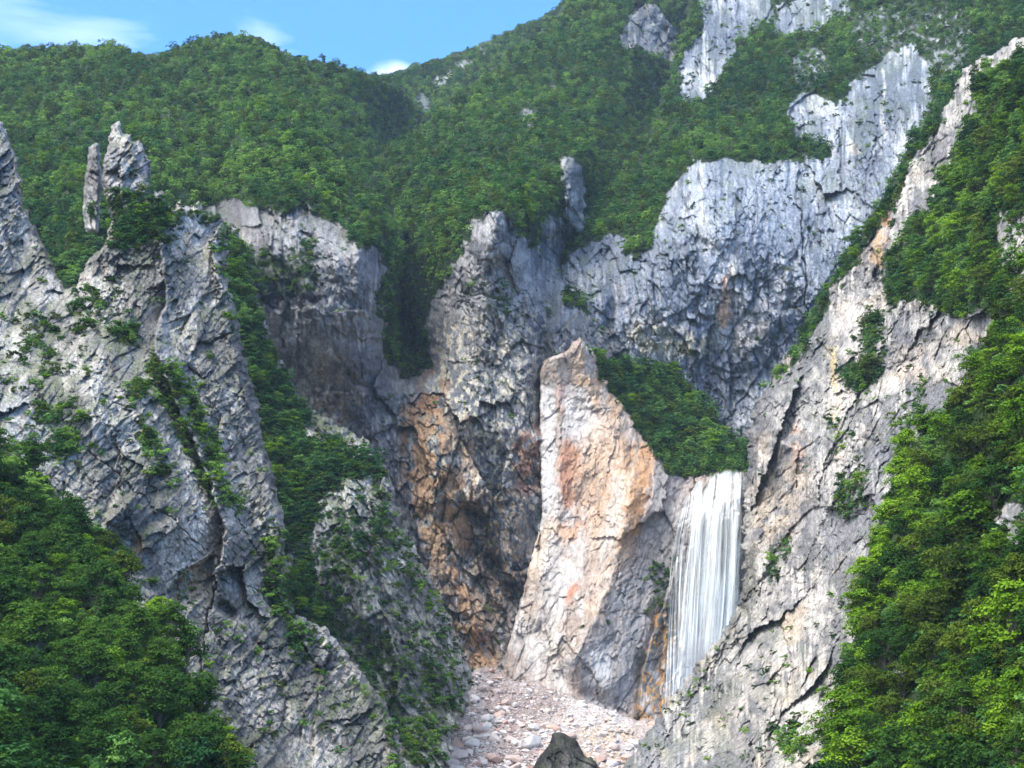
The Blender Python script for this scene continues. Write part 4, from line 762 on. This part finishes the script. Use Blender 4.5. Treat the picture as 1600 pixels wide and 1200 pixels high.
# ------------------------------------------------------------------ scree stones
import bmesh
def stone_mat(name):
    m, t, out = new_mat(name); L = t.links.new
    oi = N(t, 'ShaderNodeObjectInfo'); rp = N(t, 'ShaderNodeValToRGB'); e = rp.color_ramp.elements
    e[0].color = (0.56, 0.53, 0.51, 1); e[1].color = (0.50, 0.30, 0.22, 1); e[1].position = 1.0
    for ps, c in ((0.4, (0.64, 0.60, 0.57)), (0.65, (0.52, 0.44, 0.41)), (0.85, (0.52, 0.40, 0.35))):
        k = e.new(ps); k.color = (*c, 1)
    tcn = N(t, 'ShaderNodeTexCoord'); n = N(t, 'ShaderNodeTexNoise'); n.inputs['Scale'].default_value = 2.2; n.inputs['Detail'].default_value = 7
    mr = N(t, 'ShaderNodeMapRange'); mr.inputs['To Min'].default_value = 0.65; mr.inputs['To Max'].default_value = 1.25
    sc = N(t, 'ShaderNodeVectorMath', operation='SCALE'); b = N(t, 'ShaderNodeBsdfPrincipled'); b.inputs['Roughness'].default_value = 0.9
    bp = N(t, 'ShaderNodeBump'); bp.inputs['Strength'].default_value = 0.5; bp.inputs['Distance'].default_value = 0.3
    L(oi.outputs['Random'], rp.inputs[0]); L(tcn.outputs['Object'], n.inputs['Vector']); L(n.outputs['Fac'], mr.inputs['Value'])
    L(rp.outputs[0], sc.inputs[0]); L(mr.outputs[0], sc.inputs['Scale']); L(sc.outputs[0], b.inputs['Base Color'])
    L(n.outputs['Fac'], bp.inputs['Height']); L(bp.outputs[0], b.inputs['Normal']); L(b.outputs[0], out.inputs['Surface'])
    return m
M_STONE = stone_mat('scree_stone')
STONES = []
for i in range(9):
    r = np.random.default_rng(700+i); bm = bmesh.new()
    for p in r.normal(size=(26, 3)):
        p = p/np.linalg.norm(p)**0.9 * np.array([1.15, 0.95, 0.72]); bm.verts.new(p*r.uniform(0.8, 1.1))
    h = bmesh.ops.convex_hull(bm, input=bm.verts); bmesh.ops.delete(bm, geom=[v for v in bm.verts if not v.link_faces], context='VERTS')
    bmesh.ops.bevel(bm, geom=list(bm.edges), offset=0.05, segments=1, affect='EDGES')
    me = bpy.data.meshes.new('boulder'); bm.to_mesh(me); bm.free(); me.materials.append(M_STONE); STONES.append(me)
ROCKS = []
o = TALUS; r = np.random.default_rng(81)
gx, gy, i, j = sample_grid(o, 4.6, 3.2, r)
for a in range(len(gx)):
    if o.e[j[a], i[a]] < 1 or not visible(gx[a], gy[a], o.D[j[a], i[a]], 6): continue
    rp = 1.2*(1-r.random())**-0.46
    rp = min(rp, 11)*(0.7+0.5*sstep(1060, 1200, gy[a]))
    if gx[a] > 900: rp *= 0.75
    ROCKS.append([rp, gx[a], gy[a]])
BIG = [(828,1166,23),(735,1161,13),(762,1124,11),(790,1100,8),(855,1112,7),(712,1163,15),(772,1188,14),(803,1188,11),(748,1143,13),(715,1184,13),(980,1188,12),(990,1165,11),(812,1133,8),(932,1183,8),(765,1068,7),(778,1082,8),(740,1098,8),(960,1170,8),(705,1196,12),(745,1196,10),(850,1135,8),(690,1180,9),(890,1128,7),(870,1095,6),(798,1158,9),(955,1195,10),(780,1110,10),(752,1078,8)]
ROCKS += [[b[2], b[0], b[1]] for b in BIG]
out = []
for rp, x, y in ROCKS:
    i_ = int(np.clip(round((x-o.x0)/o.step), 0, o.X.shape[1]-1)); j_ = int(np.clip(round((y-o.y0)/o.step), 0, o.X.shape[0]-1))
    D = o.D[j_, i_]; s = rp*D/FPX; p = o.pos[j_, i_].copy(); p[2] += s*0.15
    out.append((rp, p, s, r.uniform(0, 6.28), x, y, 0, int(r.integers(0, 1000)), np.array([r.uniform(0.85, 1.3), r.uniform(0.8, 1.1), r.uniform(0.75, 1.15)])*s, (r.uniform(-.4, .4), r.uniform(-.4, .4), r.uniform(0, 6.28))))
out.sort(key=lambda t: -t[0])
nb = 0
for q, t in enumerate(out):
    if q >= 290: break
    ob = bpy.data.objects.new('boulder', STONES[t[7] % 9]); S.collection.objects.link(ob); ob.location = t[1]; ob.scale = t[8]; ob.rotation_euler = t[9]
    sz = 'huge' if t[0] > 20 else 'large' if t[0] > 10 else 'middle-sized' if t[0] > 6 else 'small'
    hh = 'at the top of' if t[5] < 1090 else 'halfway down' if t[5] < 1150 else 'at the foot of'
    sd_ = 'below the dark pillar' if t[4] < 790 else 'below the pale scar' if t[4] < 900 else 'below the waterfall'
    tag(ob, '%s angular pinkish white boulder lying %s the scree %s' % (sz, hh, sd_), 'boulder', 'boulders on the scree')
instancer('rubble', [(t[1], tuple(t[8]), t[9], t[7]) for t in out[290:]], STONES, 'loose broken stones covering the scree fan', 'rubble')

# ------------------------------------------------------------------ waterfall
def water_mat():
    m, t, out_ = new_mat('falling_water'); L = t.links.new
    at = N(t, 'ShaderNodeAttribute'); at.attribute_name = 'tone'
    d = N(t, 'ShaderNodeBsdfDiffuse'); d.inputs['Color'].default_value = (0.86, 0.89, 0.90, 1)
    tl = N(t, 'ShaderNodeBsdfTranslucent'); tl.inputs['Color'].default_value = (0.74, 0.80, 0.84, 1)
    mx = N(t, 'ShaderNodeMixShader'); mx.inputs[0].default_value = 0.3
    tp = N(t, 'ShaderNodeBsdfTransparent'); m2 = N(t, 'ShaderNodeMixShader')
    L(d.outputs[0], mx.inputs[1]); L(tl.outputs[0], mx.inputs[2]); L(at.outputs['Fac'], m2.inputs[0]); L(tp.outputs[0], m2.inputs[1]); L(mx.outputs[0], m2.inputs[2])
    L(m2.outputs[0], out_.inputs['Surface'])
    return m
M_WATER = water_mat()
fall = bpy.data.objects.new('waterfall', None); S.collection.objects.link(fall)
fall.location = unproject(np.array(1080.0), np.array(1110.0), np.array(828.0))
tag(fall, 'tall white waterfall dropping in a broad veil beside the right cliff', 'waterfall')
def edge(tab, y):
    t = np.array(tab, float); return np.interp(y, t[:, 1], t[:, 0])
def sheet(name, left, right, top, y1, dens, seed, off, nu=110, nv=260):
    u = np.linspace(0, 1, nu)[None, :]; xt = left[0][0]+(right[0][0]-left[0][0])*u
    yt = np.interp(xt[0], [p[0] for p in top], [p[1] for p in top])[None, :]
    v = np.linspace(0, 1, nv)[:, None]; y = yt+(y1-yt)*v
    xl, xr = edge(left, y), edge(right, y); x = xl+(xr-xl)*(u+0.03*perlin(u*5+0*v, v*2.2+0*u, seed)+0.008*perlin(u*22+0*v, v*7+0*u, seed+1))
    drop = (y-735)/400
    o = SLAB; i = np.clip(((x-o.x0)/o.step).astype(int), 0, o.X.shape[1]-1); j = np.clip(((y-o.y0)/o.step).astype(int), 0, o.X.shape[0]-1)
    lim = o.D[j, i]; lim = np.minimum.accumulate(lim, axis=0)
    for _ in range(6): lim[:, 1:-1] = np.minimum((lim[:, :-2]+lim[:, 1:-1]+lim[:, 2:])/3, lim[:, 1:-1])
    Y = np.minimum(846-9*drop, lim-1.2-3.0*np.minimum(v*8, 1)) - off
    su = u*(right[-1][0]-left[0][0] if False else 100)
    rel = fbm(su/5+0*v, v*2.5+0*u, 3, seed)*0.8 + fbm(su/1.8+0*v, v*7+0*u, 2, seed+3)*0.2
    Y = Y+rel
    st = 1.1*fbm(su/11+1.4*v, v*2.1+0*u, 3, seed+5, 0.5)+0.26*fbm(su/4+3*v, v*9+0*u, 4, seed+9, 0.6)
    wisp = ridged(su/7+1.2*v, v*3.2+0*u, 3, seed+12)
    al = dens+0.14+0.62*st+0.30*(wisp-0.5)
    for (hx, hy, rx, ry, hd) in ((1100, 752, 5, 22, .8), (1105, 800, 6, 50, .30), (1133, 800, 5, 42, .5), (1131, 860, 6, 40, .35), (1072, 860, 5, 45, .4), (1145, 765, 3, 20, .5), (1122, 760, 2.5, 22, .4), (1090, 930, 4, 60, .25), (1118, 990, 6, 60, .25)):
        al = al - hd*np.exp(-((x-hx)/rx)**2-((y-hy)/ry)**2)*(0.7+0.6*st)
    ed = sstep(0, 0.07, u)*sstep(0, 0.06, 1-u)
    ed2 = sstep(-0.02, 0.26, u+0.16*st)*sstep(-0.02, 0.16, 1-u+0.12*st)
    al = np.clip(al, 0.0, 0.97)*np.minimum(ed+0*v, ed2)*sstep(0, 0.02+0.03*np.abs(perlin(su/6, 0*su, seed+40)), v)*(1-0.75*sstep(0.80, 1.0, v))
    P = unproject(x, y, Y).reshape(-1, 3)-np.array(fall.location)
    idx = np.arange(nu*nv).reshape(nv, nu)
    F = np.stack([idx[:-1, :-1], idx[1:, :-1], idx[1:, 1:], idx[:-1, 1:]], -1).reshape(-1, 4)
    me = raw_mesh(name, P, F, M_WATER, smooth=True, tone=al.ravel())
    ob = bpy.data.objects.new(name, me); S.collection.objects.link(ob); ob.parent = fall
    return ob
Lm = [(1084,752),(1074,820),(1066,900),(1060,960),(1054,1020),(1044,1115)]
Rm_ = [(1160,735),(1159,850),(1156,960),(1150,1115)]
TOPL = [(1084,757),(1088,751),(1093,748),(1097,749),(1101,758),(1105,756),(1109,744),(1114,741),(1120,736),(1126,737),(1132,733),(1140,732),(1146,735),(1151,734),(1156,737),(1160,741)]
sheet('main_curtain', Lm, Rm_, TOPL, 1115, 0.52, 21, 0.0)
sheet('main_curtain', [(x+2, y) for x, y in Lm], [(x-1, y) for x, y in Rm_], TOPL, 1115, 0.22, 27, 1.6)
sheet('main_curtain', [(1108,745),(1104,850),(1085,1115)], [(1158,735),(1155,900),(1140,1115)], TOPL, 1115, 0.18, 33, 3.2)
sheet('left_strand', [(1084,756),(1078,820),(1068,900),(1058,1000),(1048,1115)], [(1100,750),(1097,850),(1092,950),(1085,1115)], TOPL, 1115, 0.5, 41, 2.2, 50)
sheet('thin_veil', [(1066,790),(1052,840),(1046,900),(1041,1000),(1036,1115)], [(1086,760),(1072,860),(1070,950),(1072,1115)], [(1066,792),(1076,772),(1086,758)], 1115, 0.28, 47, 0.8, 60)

def spray():
    m, t, out_ = new_mat('spray_mist')
    v = N(t, 'ShaderNodeVolumePrincipled'); v.inputs['Color'].default_value = (0.95, 0.97, 1.0, 1); v.inputs['Density'].default_value = 0.045
    t.links.new(v.outputs[0], out_.inputs['Volume'])
    bm = bmesh.new(); bmesh.ops.create_icosphere(bm, subdivisions=4, radius=1.0)
    for w in bm.verts:
        c = w.co; k = 1+0.22*float(fbm(np.array(c.x*1.7+5), np.array(c.y*1.7+c.z*1.3), 3, 90)); w.co = Vector((c.x*15*k, c.y*7*k, c.z*24*k))
    me = bpy.data.meshes.new('spray'); bm.to_mesh(me); bm.free(); me.materials.append(m)
    ob = bpy.data.objects.new('spray', me); S.collection.objects.link(ob); ob.parent = fall; ob.location = (3, -7, 12)
spray()

# ------------------------------------------------------------------ the air: far slopes fade a little to blue
def haze():
    m, t, out_ = new_mat('haze_air')
    v = N(t, 'ShaderNodeVolumePrincipled'); v.inputs['Color'].default_value = (0.55, 0.74, 1.0, 1); v.inputs['Density'].default_value = 0.00004
    t.links.new(v.outputs[0], out_.inputs['Volume'])
    x0, x1, y0, y1, z0, z1 = -2500, 2500, -200, 3200, -6, 1900
    V = [(x, y, z) for z in (z0, z1) for y in (y0, y1) for x in (x0, x1)]
    F = [(0, 2, 3, 1), (4, 5, 7, 6), (0, 1, 5, 4), (2, 6, 7, 3), (0, 4, 6, 2), (1, 3, 7, 5)]
    me = raw_mesh('haze', V, F, m); ob = bpy.data.objects.new('haze', me); S.collection.objects.link(ob)
    tag(ob, 'thin bluish air between the viewer and the far slopes', 'haze', None, 'stuff')
haze()
